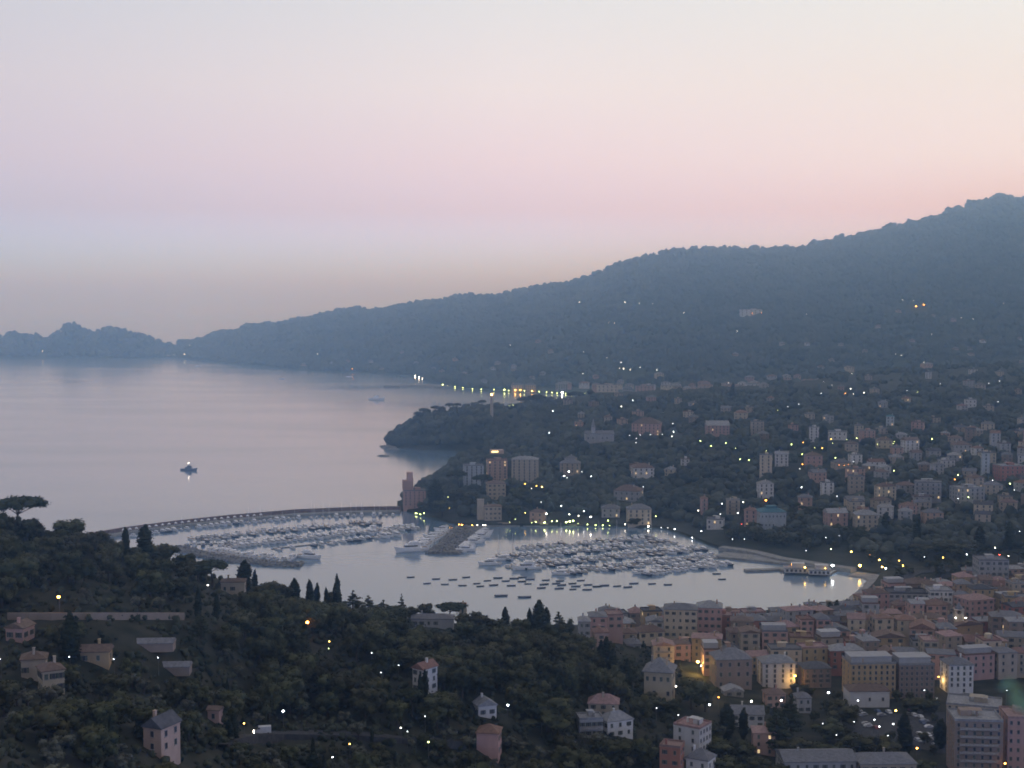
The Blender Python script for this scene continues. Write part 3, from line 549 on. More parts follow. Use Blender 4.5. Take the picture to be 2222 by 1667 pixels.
# church with a spire on the wooded hill, lighthouse tower on the headland
ch = bpx(D_, 'hill_church', 'church', 'greyish church with a small spire among the trees of the hill', 1270, 1334, 942, 962, 18, R(4), wall='grey', roof='slate grey', kind='gable', rh=3.5, cols=6, nfl=1, side=1, chim=0, ref='the spired church', zone='m', sh=False, wsc=1.4, allow=.2)
MB().box((-8, -5, 8.5), (4.6, 4.6, 21)).build('spire_tower', WALL['grey'], ch)
MB().tube([(-8, -5, 19), (-8, -5, 20.5), (-8, -5, 30)], [2.8, 2.5, .1], 8).build('spire', ROOF['pale grey'], ch)
P = Vector(HEAD.at(1067, 2.4)[0]); hh = zat(856, P.y) - P.z
rt = empty('lighthouse', P); tag(rt, 'slim pale lighthouse tower with an orange lamp above the wooded headland', 'lighthouse')
MB().tube([(0, 0, -2), (0, 0, hh * .93)], [2.6, 2.1], 12).build('tower', WALL['buff'], rt)
MB().tube([(0, 0, hh * .93), (0, 0, hh * .95)], [3.3, 3.3], 12).build('gallery', M['trim'], rt)
M['beacon'] = emis('beacon', (1, .6, .25), 9)
MB().tube([(0, 0, hh * .955), (0, 0, hh * 1.03)], [1.6, 1.6], 10).build('lamp', M['beacon'], rt)
MB().tube([(0, 0, hh * 1.035), (0, 0, hh * 1.1)], [2.2, .2], 10).build('cap', ROOF['slate grey'], rt)
keep(P.x, P.y, P.z + hh * .35, 2.6, hh * .7, .02); LMK.append(('the lighthouse', 1067, 870, 'm'))
# --- far shore
FS = [(1296, 1341, 836, 858, 'cream', 'large cream hotel lit from one side on the far waterfront', 'the large cream far hotel'),
      (1139, 1163, 836, 852, 'ochre', 'yellow lit house on the far promenade', 'the yellow far house'),
      (1352, 1372, 842, 858, 'grey', 'grey house beside the far cream hotel', None), (1380, 1420, 838, 857, 'pink', 'pinkish block on the far shore', None),
      (1206, 1232, 834, 850, 'grey', 'dim grey block on the far promenade', None), (1110, 1136, 836, 850, 'buff', 'buff house left of the yellow far house', None),
      (1606, 1654, 672, 686, 'white', 'large pale sanatorium with orange lamps high on the mountain', 'the large mountain sanatorium')]
for x0, x1, ev, bs, wl, lb, rf_ in FS:
    bpx(FAR, 'far_house', 'house', lb, x0, x1, ev, bs, 18, 0, wall=wl, roof='slate grey', kind='flat' if x1 - x0 > 30 else 'hip', cols=5, nfl=3, side=0, sh=False, wsc=2.4, chim=0, ref=rf_, zone='f')
NUM = []
rnd = random.Random(41)
# ------------------------------------------------------------------ street lamps and other lights
LC = {'W': ((1, .95, .86), 'white'), 'C': ((.82, .9, 1), 'cold white'), 'Y': ((1, .6, .12), 'yellow'), 'O': ((1, .36, .06), 'orange'), 'G': ((.8, 1, .36), 'greenish yellow'), 'R': ((1, .10, .06), 'red'), 'N': ((.12, 1, .25), 'green')}
LM = {}
M['lamp_pole'] = M['metal']
def lamp_meshes(c, s):
    if (c, s) in LM: return LM[(c, s)]
    r = (.32, .46, .66, 1.0)[s]; st = (8, 14, 24, 34)[s]
    if ('m', c, s) not in M: M[('m', c, s)] = emis(f'lamp_glow_{LC[c][1].replace(" ", "_")}', LC[c][0], st)
    a = MB(); a.ico((0, 0, 0), (r, r, r * .8), 0, 1); LM[(c, s)] = a.mesh('lamp_head', [M[('m', c, s)]]); return LM[(c, s)]
pm = MB(); pm.tube([(0, 0, -1.5), (0, 0, 0), (0, 0, 1)], [.14, .11, .07], 6); pm.tube([(0, 0, 1), (0, -.35, 1.04), (0, -.7, 1.0)], [.06, .05, .05], 5)
POLE = pm.mesh('pole', [M['metal']])
NL = [0]
def lamp(land, px, py, c='W', s=1, hgt=6.5, nm='street_lamp', zone='m', lo=0):
    P = land.place(px, py, lo=lo, dz=hgt); k = (max(350, P.y) / 1150) ** (.6 if P.y < 2600 else .78)
    o = empty(nm, P); tag(o, None, 'street lamp', 'lit street lamps')
    link('pole', POLE, o, (0, 0, 0), 0, (1, 1, hgt))
    link('lamp_head', lamp_meshes(c, s), o, (0, -.7, hgt), 0, (k, k, k))
    q = (px - 5, px + 5, py - 4, py + 5, P.y, -.2); BOX.append(q); NL[0] += 1; FOOT.append((P.x, P.y, .6))
    TODO.append((o, f'{LC[c][1]} street lamp', px, py, zone)); return o
def many(land, ox, oy, sc, s, zone, hgt=6.5, lo=0):
    for tok in s.split():
        c = tok[0]; z = int(tok[1]); x, y = tok[2:].split(','); lamp(land, ox + float(x) * sc, oy + float(y) * sc, c, z, hgt, zone=zone, lo=lo)
many(N_, 0, 1050, .372, 'O3348,660 W11216,590 C0410,1010 C0668,1022 C0926,1016 C0008,1025 C11014,1468 Y11427,1395', 'n', 6)
many(N_, 500, 1150, .3116, 'O3538,645 Y1690,780 G0686,826 C0985,857 C01050,993 C2370,1258 Y1833,1488 C1715,1590 W11188,1380 G11380,1474 C01356,1295 C01172,940 C01234,1400', 'n', 6)
many(N_, 1000, 1250, .2532, 'C2402,1107 C1693,1220 C01676,1130 C11842,943 C01862,1193', 'n', 6)
many(N_, 1230, 1260, .1582, 'Y31795,1112 W11838,1168 R11657,1378 W11495,1450 Y11964,1464 C11898,1618 O12078,1598', 't', 6)
many(N_, 1500, 1150, .3264, 'C2118,1164 W2396,1138 W2595,1133 Y2688,970 C2908,1083 C11105,1132 Y11640,977 C01545,1066 C01626,1118 Y21356,1202 C11213,1262 C11246,1306 C11338,1288 C01078,1275 C0870,1287 C0962,1362 C01303,1368 O21496,1450 Y11797,1502 C02017,1520 O22080,1550 C02093,1066 C01689,1322 C0810,745 ', 't', 7)
many(D_, 1450, 780, .349, 'G11010,1180 Y21136,1198 O11250,1214 Y21310,1246 Y11433,1250 Y21328,1290 C21350,1298 Y21455,1282 Y21458,1304 C21528,1322 Y21568,1316 Y21650,1336 O21754,1332 C21588,1368 C11825,1355 C01590,1227 Y11706,1232 C11853,1212 N11980,1248 R22057,1216 W12030,1175 W12113,1222 O12122,1278 C02182,1070 C1148,1150 C0398,1117 C0472,1117 C0978,1110 C01060,1100 C0855,1188 G1435,1210 G1458,1206 C138,1055 C1205,1068 W1186,940 C1333,898 W1465,888 C0323,962 C1432,956 R0455,1026 O2606,878 C1828,803 G1446,622 G1500,627 G0608,570 G0417,553 G1356,522 G1266,538 G1200,510 C022,480 C132,450 C028,402 G1765,529 O1838,522 G0910,550 Y1956,555 G1832,592 O1834,652 C0816,680 Y11012,495 G01022,522 G01108,499 G11170,492 G11038,612 C01150,638 O01060,658 O01092,660 O01120,658 G11402,694 G01300,528 G11328,495 G01398,524 G01405,512 G01467,497 O11520,536 G11638,496 G11800,721 O11780,747 G11864,857 C01800,866 C02014,752 G12122,776 C02150,812 C01048,852 C01170,852 C01290,798 G0680,318 C0742,297 C0810,281 C0950,212 C0965,143 C01017,163 W11133,186 O11100,215 W01150,215 W11216,208 C01483,195 G01550,206 C01690,153 C02047,263 C01992,150 C02058,137 C0373,133', 'm', 6.5)
many(D_, 800, 780, .3165, 'W155,1082 O1175,1055 W1165,1068 G1330,1065 G1355,1062 G1380,1055 G1322,1090 C1552,915 G1545,945 O2570,962 O1570,1008 Y2552,1020 G1950,1025 G1948,1048 Y11073,1053 W21218,1058 W11375,1062 C11475,1042 W11438,1072 W21522,1080 C11320,1005 G01088,965 G11145,1115 G01118,1120 G21205,1118 G11256,1110 G11290,1108 G21355,1115 G21378,1110 G21402,1106 G11500,1132 G11555,1138 G11605,1142 G01435,1125 G11640,1105 G01650,1143 W11757,1130 W21917,1145 C02005,1155 C02050,1155 C12097,1162 G11968,1075 G01918,1080 C01790,1090 O2640,1162 Y1620,1158 Y1668,1164 Y1710,1160 W1745,1164 W1785,1162 W1800,1185 Y11072,853 O11050,888 Y11150,867 Y21188,874 W01115,886 C11525,805 C21372,772 C21340,800 C01360,812 C01462,770 G0968,1115 G01005,1095 C11238,503 C11006,394 G0965,318 G0990,315 C11262,355 C11810,282 W11732,324 C12090,497 C02084,440 C02080,528 C01788,523 C01860,520 C01932,519 C02012,517 C01835,545 C01832,572 C01183,980 C01880,875 Y1945,886 W1690,740', 'm', 6.5)
many(FAR, 800, 780, .3165, 'W2318,138 W2345,140 W1368,148 G2508,175 G1543,188 G1592,193 G1646,198 G1712,202 G1772,205 G1860,208 G2930,208 G1960,214 Y21005,212 Y21040,210 G11068,215 Y21120,217 G11170,221 G11218,225 G11256,228 G11292,232 C31326,228 G11350,240 G11388,244 G11438,248 G11480,246 C01468,100 C01730,22 W01795,70 W01720,62 W01745,62 C01860,55 C01975,75', 'f', 8)
many(FAR, 1000, 600, .5524, 'C1465,103 W1644,104 C0700,107 C0752,110 C1876,144 W0580,183 W0603,186 C11085,216 O11102,146 O11145,146 O11180,144 C01357,150 C01735,95 C01778,96 O21788,117 O21818,112 C01965,163 C02012,168 C02132,107 C0194,270 C0482,298 C0572,320 W0628,340 W1640,365 W0665,368 C0705,358 C0478,382 C0770,368 C01708,305 C01730,312 C01240,350 C01535,384 W11538,392 C01425,416 C01818,338 C01860,380 C01850,230', 'f', 8)
many(FAR, 0, 640, .452, 'W1887,285 C0808,290 C0835,288 C0910,243 C01525,286 O11692,355', 'f', 8)
many(ISLE, 0, 640, .452, 'W1205,270', 'f', 8)
P0 = BELL[0]
for sx in (-1, 1):
    o = empty('floodlight', P0 + Vector((sx * 2.9, -BELL[2] * .72, BELL[1] * .73))); tag(o, 'white floodlight at the %s corner of the bell tower belfry' % ('eastern' if sx < 0 else 'western'), 'lamp')
    MB().box((0, .2, -.5), (.2, .2, .8)).build('bracket', M['metal'], o); link('lamp_head', lamp_meshes('W', 1), o, (0, -.2, .1))
for px, py, c, s in ((1718, 1225, 'O', 2), (1746, 1231, 'Y', 2), (1790, 1233, 'Y', 1), (1806, 1227, 'C', 3), (1865, 1227, 'Y', 3)):
    P = sea(px, py + 18); h_ = zat(py, P.y) - 1.3; o = empty('quay_lamp', (P.x, P.y, 1.3)); tag(o, None, 'street lamp', 'lamps on the beach terrace')
    link('pole', POLE, o, (0, 0, 0), 0, (1, 1, h_)); link('lamp_head', lamp_meshes(c, s), o, (0, -.7, h_)); TODO.append((o, f'{LC[c][1]} quay lamp mirrored in the water', px, py, 'm')); NL[0] += 1
def bulb(P, col, e, nm='lamp_light'):
    l = bpy.data.lights.new(nm, 'POINT'); l.energy = e; l.color = col; l.shadow_soft_size = .5; o = bpy.data.objects.new(nm, l); COL.objects.link(o); o.location = P
g_ = P0 + Vector((-9, -10, 5)); bulb(g_, (1, .6, .16), 1500)
for px, py, e, col in ((1512, 1438, 5200, (1, .62, .18)), (1724, 1470, 1500, (1, .55, .15)), (2036, 1470, 900, (1, .62, .2)), (1536, 1492, 700, (1, .6, .2))):
    P = N_.place(px, py, dz=6); P.z += 5; P.y -= 1.6; bulb(P, col, e)
print('lamps', NL[0])
# ------------------------------------------------------------------ the rest of the town, house by house
NUM = ['', 'one', 'two', 'three', 'four', 'five', 'six', 'seven', 'eight']
def free(x, Y, r):
    return all((x - fx) ** 2 + (Y - fy) ** 2 > (r + fr) ** 2 for fx, fy, fr in FOOT)
def town_fill():
    n = 0; rows = []
    Y = 706.0
    while Y < 1045:
        rows.append(Y); Y += rnd.uniform(12.8, 15.2)
    for ri, Y in enumerate(rows):
        x = -20.0
        while x < 470:
            w = rnd.choice([rnd.uniform(7.5, 11), rnd.uniform(9, 14), rnd.uniform(12, 18)]); d = rnd.uniform(9.5, 12); xc = x + w / 2; Yc = Y + xc * .05 + rnd.uniform(-2, 2)
            x += w + (rnd.uniform(.2, 2) if rnd.random() < .75 else rnd.uniform(4, 7))
            px = float(colof(xc, Yc, 5))
            if px < 1262 or px > 2290: continue
            lim = np.interp(px, [1262, 1400, 1500, 1560, 1700, 1830, 1880, 1930, 1960, 2300], [835, 838, 842, 846, 850, 872, 910, 930, 1040, 1045])
            lo = np.interp(px, [1262, 1330, 1400, 1480, 1560, 1700, 2300], [815, 770, 735, 705, 700, 716, 716])
            if Yc > lim or Yc < lo: continue
            hm = zat(np.interp(px, [1880, 1930, 2075, 2090, 2300], [1290, 1266, 1266, 1238, 1230]), Yc) - 4 if px > 1880 else 99
            if hm < 4.2: continue
            if not free(xc, Yc + d / 2, max(w, d) * .38): continue
            z = float(np.interp(Yc, [700, 780, 900], [6, 5, 3.5])); P = Vector((xc, Yc, z))
            near_w = Yc > lim - 30
            fl = rnd.choice([3, 4, 4, 5] if not near_w else [3]); h = fl * 3.25 + rnd.uniform(.4, 1.6) - (.8 if near_w else 0)
            if h > hm: fl = max(1, int(hm / 3.4)); h = hm
            if blocked(xc, Yc, z, w * .42, h - 3): 
                fl = 2; h = min(hm, 6.5 + rnd.random())
                if blocked(xc, Yc, z, w * .42, h - 1.5): continue
            wl = rnd.choices(['pink', 'buff', 'ochre', 'cream', 'brown', 'grey', 'white', 'red', 'peach'], [7, 5, 3.5, 4.5, 2.5, 1.6, 1, 2, 3])[0]
            kd = rnd.choices(['hip', 'gable', 'flat'], [5, 2.5, 3])[0]
            rf = rnd.choices(['slate grey', 'pale grey', 'terracotta', 'brown tiled', 'rosy', 'dark'], [5, 2.6, 2.4, 3.4, 3, 1])[0]
            nm = 'town_house' if w < 12 else 'town_building'
            wd = {'hip': 'hipped', 'gable': 'pitched', 'flat': 'flat'}[kd]
            building(nm, 'house', None, P, w, d, h, R(rnd.choice([-8, 0, 6, 12]) + rnd.uniform(-4, 4)), wall=wl, roof=rf, kind=kd, rh=rnd.uniform(1.4, 3), along=rnd.choice('xxy'), cols=max(2, int(w / 4.2)), nfl=fl, side=2, top_only=min(3, fl), lit=.012, chim=rnd.choice([1, 1, 2]), balc=1 if rnd.random() < .14 else 0, attic=1 if kd == 'flat' and not near_w and rnd.random() < .3 else 0, group='houses of the old town', wsc=1.1, desc=f'{wl} house with {wd} {rf} roof', zone='t', allow=.6, sh=rnd.random() < .6, reg=True)
            n += 1
            if n >= 235: return n
    return n
print('town', town_fill())
def mid_fill():
    n = 0; tries = 0
    while n < 112 and tries < 9000:
        tries += 1
        dense = rnd.random() < .72
        if dense: px, t = rnd.uniform(1840, 2290), rnd.uniform(2.5, 4.0)
        else: px, t = rnd.uniform(1180, 2290), rnd.uniform(3.1, 5.85)
        P = Vector(D_.at(px, t)[0])
        if P.z < 5 and px < 1500: continue
        if rowof(P.y, P.z) > 1188: continue
        w = rnd.uniform(9, 17) if dense else rnd.uniform(9, 15); d = rnd.uniform(9, 12); fl = rnd.choice([2, 3, 3, 4, 5] if dense else [2, 2, 3]); h = fl * 3.2 + .5
        if not free(P.x, P.y, w * .75 + (1 if dense else 9)): continue
        if blocked(P.x, P.y, P.z, w * .5, h): continue
        wl = rnd.choices(['pink', 'buff', 'cream', 'grey', 'white', 'peach', 'brown'], [4, 4, 3, 4, 2.5, 1, 2])[0]
        rf = rnd.choices(['slate grey', 'pale grey', 'terracotta', 'brown tiled', 'dark'], [5, 4, 1.5, 3, 1])[0]; kd = rnd.choices(['hip', 'gable', 'flat'], [5, 2, 2.5])[0]
        wd = {'hip': 'hipped', 'gable': 'pitched', 'flat': 'flat'}[kd]
        building('slope_house', 'house', None, P, w, d, h, R(rnd.uniform(-25, 25)), wall=wl, roof=rf, kind=kd, cols=max(2, int(w / 4.5)), nfl=fl, side=1, top_only=min(fl, 3), lit=.02, chim=1, group='houses on the slopes above the bay', wsc=1.35, sh=False, desc=f'{wl} {"block" if fl > 3 else "villa"} with {wd} {rf} roof', zone='m', allow=.6)
        n += 1
    return n
print('mid', mid_fill())
def far_fill():
    n = 0; tries = 0
    while n < 105 and tries < 5000:
        tries += 1
        strip = n < 60
        px = rnd.triangular(1160, 2230, 1500) if strip else rnd.uniform(640, 2220)
        t = rnd.uniform(1.15, 2.1) if strip else rnd.triangular(1.7, 3.3, 2.1)
        if px < 1150: t = rnd.uniform(1.5, 2.5)
        P = Vector(FAR.at(px, t)[0])
        w = rnd.uniform(14, 30) if strip else rnd.uniform(10, 17); d = 14; fl = rnd.choice([3, 4, 5]) if strip else 2; h = fl * 3.3
        if not free(P.x, P.y, w * .6 + (0 if strip else 30)): continue
        wl = rnd.choice(['pink', 'buff', 'cream', 'grey', 'white', 'peach']); rf = rnd.choice(['slate grey', 'pale grey', 'terracotta']); kd = rnd.choice(['hip', 'flat', 'hip'])
        building('far_house', 'house', None, P, w, d, h, R(rnd.uniform(-20, 20)), wall=wl, roof=rf, kind=kd, cols=3, nfl=fl, side=0, top_only=1, chim=0, group='houses of the far shore and mountain', wsc=2.2, sh=False, desc=f'hazy {wl} house with {rf} roof', zone='f', allow=.7)
        n += 1
    return n
print('far', far_fill())
# ------------------------------------------------------------------ harbour: moles, quays, pontoons
def ribbon(name, pts, halfw, z, thick, mat, label, cat=None, kind=None, rag=0.0, taper=0.0):
    """a long solid body along a line of points; its sides lean outward by taper"""
    b = MB(); n = len(pts); top = []
    for i, p in enumerate(pts):
        a = Vector(pts[max(0, i - 1)]); c = Vector(pts[min(n - 1, i + 1)]); t = (c - a); t.z = 0; t.normalize(); nn = Vector((-t.y, t.x, 0))
        j = lambda: rnd.uniform(-rag, rag)
        p = Vector((p[0], p[1], 0)); w = halfw + taper
        top.append([p + nn * (halfw + j()) + Vector((0, 0, z + j() * .3)), p - nn * (halfw + j()) + Vector((0, 0, z + j() * .3)), p - nn * (w + j()) + Vector((0, 0, z - thick)), p + nn * (w + j()) + Vector((0, 0, z - thick))])
    V = [q for r in top for q in r]; Fs = []
    for i in range(n - 1):
        for k in range(4): Fs.append((i * 4 + k, i * 4 + (k + 1) % 4, (i + 1) * 4 + (k + 1) % 4, (i + 1) * 4 + k))
    Fs += [(0, 1, 2, 3), tuple((n - 1) * 4 + k for k in (3, 2, 1, 0))]
    o = b.add(V, Fs).build(name, mat); tag(o, label, cat, None, kind); return o
def boulders(parent, pts, halfw, z, n, r0, r1):
    iv, if_ = ICO[1]; V = []; Fs = []
    for i in range(n):
        k = rnd.uniform(0, len(pts) - 1.001); a = pts[int(k)].lerp(pts[int(k) + 1], k % 1); t = pts[int(k) + 1] - pts[int(k)]; t.normalize(); s = rnd.uniform(-1, 1); r = rnd.uniform(r0, r1)
        c = np.array((a.x - t.y * s * halfw, a.y + t.x * s * halfw, z * (1 - abs(s) ** 2.5) + r * .15)); V.append(iv * RNG.uniform(.75, 1.15, (len(iv), 1)) * r * np.array([1, 1, .75]) + c); Fs.append(if_ + i * len(iv))
    link('rubble', npmesh('rubble', np.concatenate(V), np.concatenate(Fs), [M['rock']]), parent)['kind'] = 'stuff'
def dense(pp, step=12.0):
    P = [sea(*p) for p in pp]; out = []
    for a, c in zip(P, P[1:]):
        k = max(1, int((c - a).length / step)); out += [a.lerp(c, i / k) for i in range(k)]
    return out + [P[-1]]
BW = [(-60, 1225), (60, 1198), (180, 1174), (260, 1160), (380, 1144), (500, 1131), (640, 1119), (780, 1113), (868, 1112)]
bwp = dense(BW, 14)
bo = ribbon('breakwater', bwp, 5.5, 1.7, 6, M['concrete'], 'long curved concrete breakwater sheltering the crowded yacht harbour', 'breakwater')
wl = ribbon('parapet', [p + Vector((0, 6.6, 0)) for p in bwp], 1.0, 5.0, 9, M['brickwall'], None); wl.parent = bo
rk = ribbon('rock_armour', [p + Vector((0, 11.5, 0)) for p in bwp], 3.0, 2.0, 5, M['rock'], None, rag=1.2, taper=2); rk.parent = bo
ml = dense([(384, 1190), (440, 1205), (520, 1218), (600, 1226), (655, 1227)], 8)
boulders(ribbon('stone_mole', ml, 6.0, 1.8, 6, M['rock'], 'grey stone mole closing the harbour towards the hillside', 'mole', rag=.7, taper=3), ml, 9.5, 2.0, 260, .7, 1.7)
mm = dense([(1020, 1146), (1000, 1165), (975, 1190), (960, 1203)], 6)
boulders(ribbon('rocky_jetty', mm, 12, 1.8, 6, M['rock'], 'broad pale rubble jetty between two rows of large yachts', 'jetty', rag=1.2, taper=4), mm, 14, 2.2, 420, .8, 2.0)
q = [sea(*p) for p in [(1565, 1199), (1650, 1204), (1700, 1212)]]
ribbon('beach_quay', dense([(1560, 1206), (1640, 1214), (1720, 1222), (1800, 1232)], 8), 11, 1.5, 5, M['concrete'], 'pale paved quay in front of the park', 'quay')
ribbon('promenade', [Vector((p.x, p.y + 11, 0)) for p in dense([(1570, 1199), (1640, 1209), (1700, 1224), (1790, 1238), (1860, 1248)], 10)], 4.5, 3.0, 3, M['concrete'], 'pale paved promenade between the park and the beach quay', None, 'structure')
M['shingle'] = noisemat('beach_shingle', (.2, .19, .185), (.3, .29, .28), .5, .9, detail=8)
ribbon('beach', dense([(1846, 1318), (1876, 1296), (1900, 1274), (1908, 1262), (1890, 1252), (1850, 1247)], 8), 7, 1.0, 3, M['shingle'], 'curved pale shingle beach at the end of the bay', None, 'structure', rag=.8, taper=6)
ribbon('seafront_road', [Vector((p.x + 16, p.y + 4, 0)) for p in dense([(1880, 1300), (1912, 1276), (1926, 1260)], 8)] + [sea(1990, 1250), sea(2070, 1246), sea(2240, 1244)], 5, 3.2, 3, M['asphalt'], 'seafront road behind the beach', None, 'structure')
ribbon('swimming_pier', dense([(1616, 1240), (1660, 1239), (1706, 1236)], 8), 3.2, 1.3, 4, M['concrete'], 'narrow pier reaching out from the beach pavilion', 'pier')
ribbon('beach_platform', dense([(1700, 1236), (1760, 1241), (1806, 1246)], 8), 10, 1.4, 5, M['concrete'], 'terrace carrying the white beach pavilions', 'platform')
ribbon('far_jetty', dense([(850, 841), (880, 838), (930, 838), (962, 842)], 40), 22, 3.5, 8, M['rock'], 'dark low jetty of the far harbour with lights on its root', 'jetty', rag=2, taper=6)
for i, (a, c) in enumerate([((1700, 1243), (1752, 1217)), ((1752, 1247), (1802, 1222))]):
    P = sea((a[0] + c[0]) / 2, a[1] - 2, 1.4); P.z = 1.4; w = (c[0] - a[0]) * P.y / F
    rt = empty('beach_pavilion', P, R(-6)); tag(rt, ('white beach pavilion at the root of the narrow pier', 'white beach pavilion further from the narrow pier')[i], 'pavilion', 'white pavilions on the beach terrace')
    MB().box((0, 0, 1.6), (w * .92, 9, 3.2)).build('wall', WALL['white'], rt); MB().box((0, 0, 3.4), (w, 10.6, .3)).build('roof', ROOF['pale grey'], rt)
    MB().box((w * .1, 1, 5.0), (w * .5, 6, 2.8)).box((w * .1, 1, 6.5), (w * .56, 7, .22)).build('upper_storey', WALL['white'], rt)
    for k in range(5): link('window', winmesh('p'), rt, (w * (-.36 + .18 * k), -4.5, 1.7), 0, (1.6, 1, 1.6))
LMK.append(('the white beach pavilions', 1752, 1230, 'm'))
for i in range(22):
    px = 268 + 14.2 * i; py = float(np.interp(px, [q[0] for q in BW], [q[1] for q in BW])) + 1.0; P = sea(px, py); P.z = 1.7
    rt = empty('white_awning', P, R(20)); tag(rt, 'small white pointed awning on the breakwater quay', 'awning', 'white awnings along the breakwater')
    MB().tube([(0, 0, 2.1), (0, 0, 2.3), (0, 0, 3.6)], [2.0, 1.9, .1], 4).build('canopy', M['gel'], rt)
    for sx in (-1, 1):
        for sy in (-1, 1): MB().tube([(sx * 1.2, sy * 1.2, 0), (sx * 1.2, sy * 1.2, 2.15)], [.06, .06], 4).build('leg', M['alu'], rt)
for i, (x0, x1, y) in enumerate([(1052, 1128, 1151), (1136, 1210, 1152), (1218, 1292, 1155)]):
    P = D_.place((x0 + x1) / 2, y); w_ = (x1 - x0) * P.y / F
    rt = building('quayside_arcade', 'arcade', ('low quayside arcade nearest the rubble jetty with lit openings', 'middle low quayside arcade with lit openings', 'low quayside arcade nearest the beach with lit openings')[i], P, w_, 8, 3.6, R((1, 0, -4)[i]), wall='buff', roof='pale grey', kind='flat', cols=0, chim=0, group='lit arcades on the harbour quay')
    for j in range(6): MB().box((w_ * (-.42 + .168 * j), -4.05, 1.7), (w_ * .085, .2, 1.3)).build('lit_window', M['litstrip' if j % 3 == i else 'litwin'], rt)
# ------------------------------------------------------------------ boats (bow towards -y)
def hull(L, B, z0, z1, sheer, mats, flat=.0, n=9, tr=.82):
    """lofted hull with deck; length along y, bow at -L/2"""
    b = MB(); rings = []
    for i in range(n):
        u = i / (n - 1); y = -L / 2 + L * u; w = B / 2 * (min(1, 1.02 * (1 - (1 - min(1, u / .62)) ** 2.1)) if u < .62 else 1 - (1 - tr) * ((u - .62) / .38) ** 1.6)
        zt = z1 + sheer * max(0, (1 - u / .6)) ** 1.6; wb = w * .72 * min(1, .15 + u * 2)
        yb = y + (L * .06 * (1 - u) ** 3)
        rings.append([(-w, y, zt), (-w * .95, yb, z1 * .35), (-wb * .8, yb, z0), (wb * .8, yb, z0), (w * .95, yb, z1 * .35), (w, y, zt)])
    V = [p for r in rings for p in r]; Fs = []; Mi = []
    for i in range(n - 1):
        for k in range(6):
            Fs.append((i * 6 + k, i * 6 + (k + 1) % 6, (i + 1) * 6 + (k + 1) % 6, (i + 1) * 6 + k)); Mi.append(1 if k == 5 else 0)
    Fs.append(tuple(range(6))); Mi.append(0); Fs.append(tuple((n - 1) * 6 + k for k in range(6))[::-1]); Mi.append(0)
    b.v, b.f, b.m = V, Fs, Mi; return b.mesh('hull', mats)
def slab(pts, z0, z1, inset=.0, shift=0.0):
    """a prism over an outline given for y>=..: list of (x half width, y)"""
    lo = [(-w, y, z0) for w, y in pts] + [(w, y, z0) for w, y in reversed(pts)]
    hi = [(-w * (1 - inset), y + shift, z1) for w, y in pts] + [(w * (1 - inset), y + shift, z1) for w, y in reversed(pts)]
    n = len(lo); return lo + hi, [tuple(range(n))[::-1], tuple(range(n, 2 * n))] + [(i, (i + 1) % n, (i + 1) % n + n, i + n) for i in range(n)]
def motor_yacht(name, L, hullmat, fly=True, hard=True):
    B = L * .30 if L < 16 else L * .235; rt = empty(name, (0, 0, -50)); k = L / 12
    link('hull', hull(L, B, -.5 * k, 1.25 * k, .75 * k, [hullmat, M['gel']]), rt)
    v, f = slab([(B * .22, -L * .2), (B * .36, -L * .08), (B * .38, L * .24)], 1.2 * k, 2.55 * k, .12, .25 * k); MB().add(v, f).build('deckhouse', M['gel'], rt)
    v, f = slab([(B * .24, -L * .205), (B * .385, -L * .08), (B * .40, L * .16)], 1.75 * k, 2.2 * k, .05, .12 * k); MB().add(v, f).build('window_band', M['glass'], rt)
    if fly:
        v, f = slab([(B * .2, -L * .08), (B * .34, 0), (B * .36, L * .3)], 2.6 * k, 3.05 * k, -.04, 0); MB().add(v, f).build('flybridge', M['gel'], rt)
        MB().tube([(-B * .32, L * .16, 2.8 * k), (-B * .26, L * .2, 4.0 * k), (B * .26, L * .2, 4.0 * k), (B * .32, L * .16, 2.8 * k)], [.08 * k] * 4, 5).build('radar_arch', M['gel'], rt)
    if not fly: MB().tube([(0, L * .17, 2.75 * k), (0, L * .34, 2.65 * k)], [B * .36, B * .34], 8).build('bimini', M['canvas'], rt) if False else MB().box((0, L * .31, 2.5 * k), (B * .74, L * .16, .16)).build('bimini', M['canvas'], rt)
    MB().box((0, L * .40, 1.28 * k), (B * .7, L * .16, .08)).build('cockpit_deck', M['teak'], rt)
    if L > 20:
        v, f = slab([(B * .2, -L * .05), (B * .3, 0), (B * .32, L * .2)], 3.1 * k * .8, 4.3 * k * .8, .1, .3); MB().add(v, f).build('upper_deckhouse', M['gel'], rt)
        MB().tube([(0, L * .08, 3.3 * k), (0, L * .1, 5.4 * k)], [.16 * k, .06 * k], 6).build('mast', M['alu'], rt)
    return rt
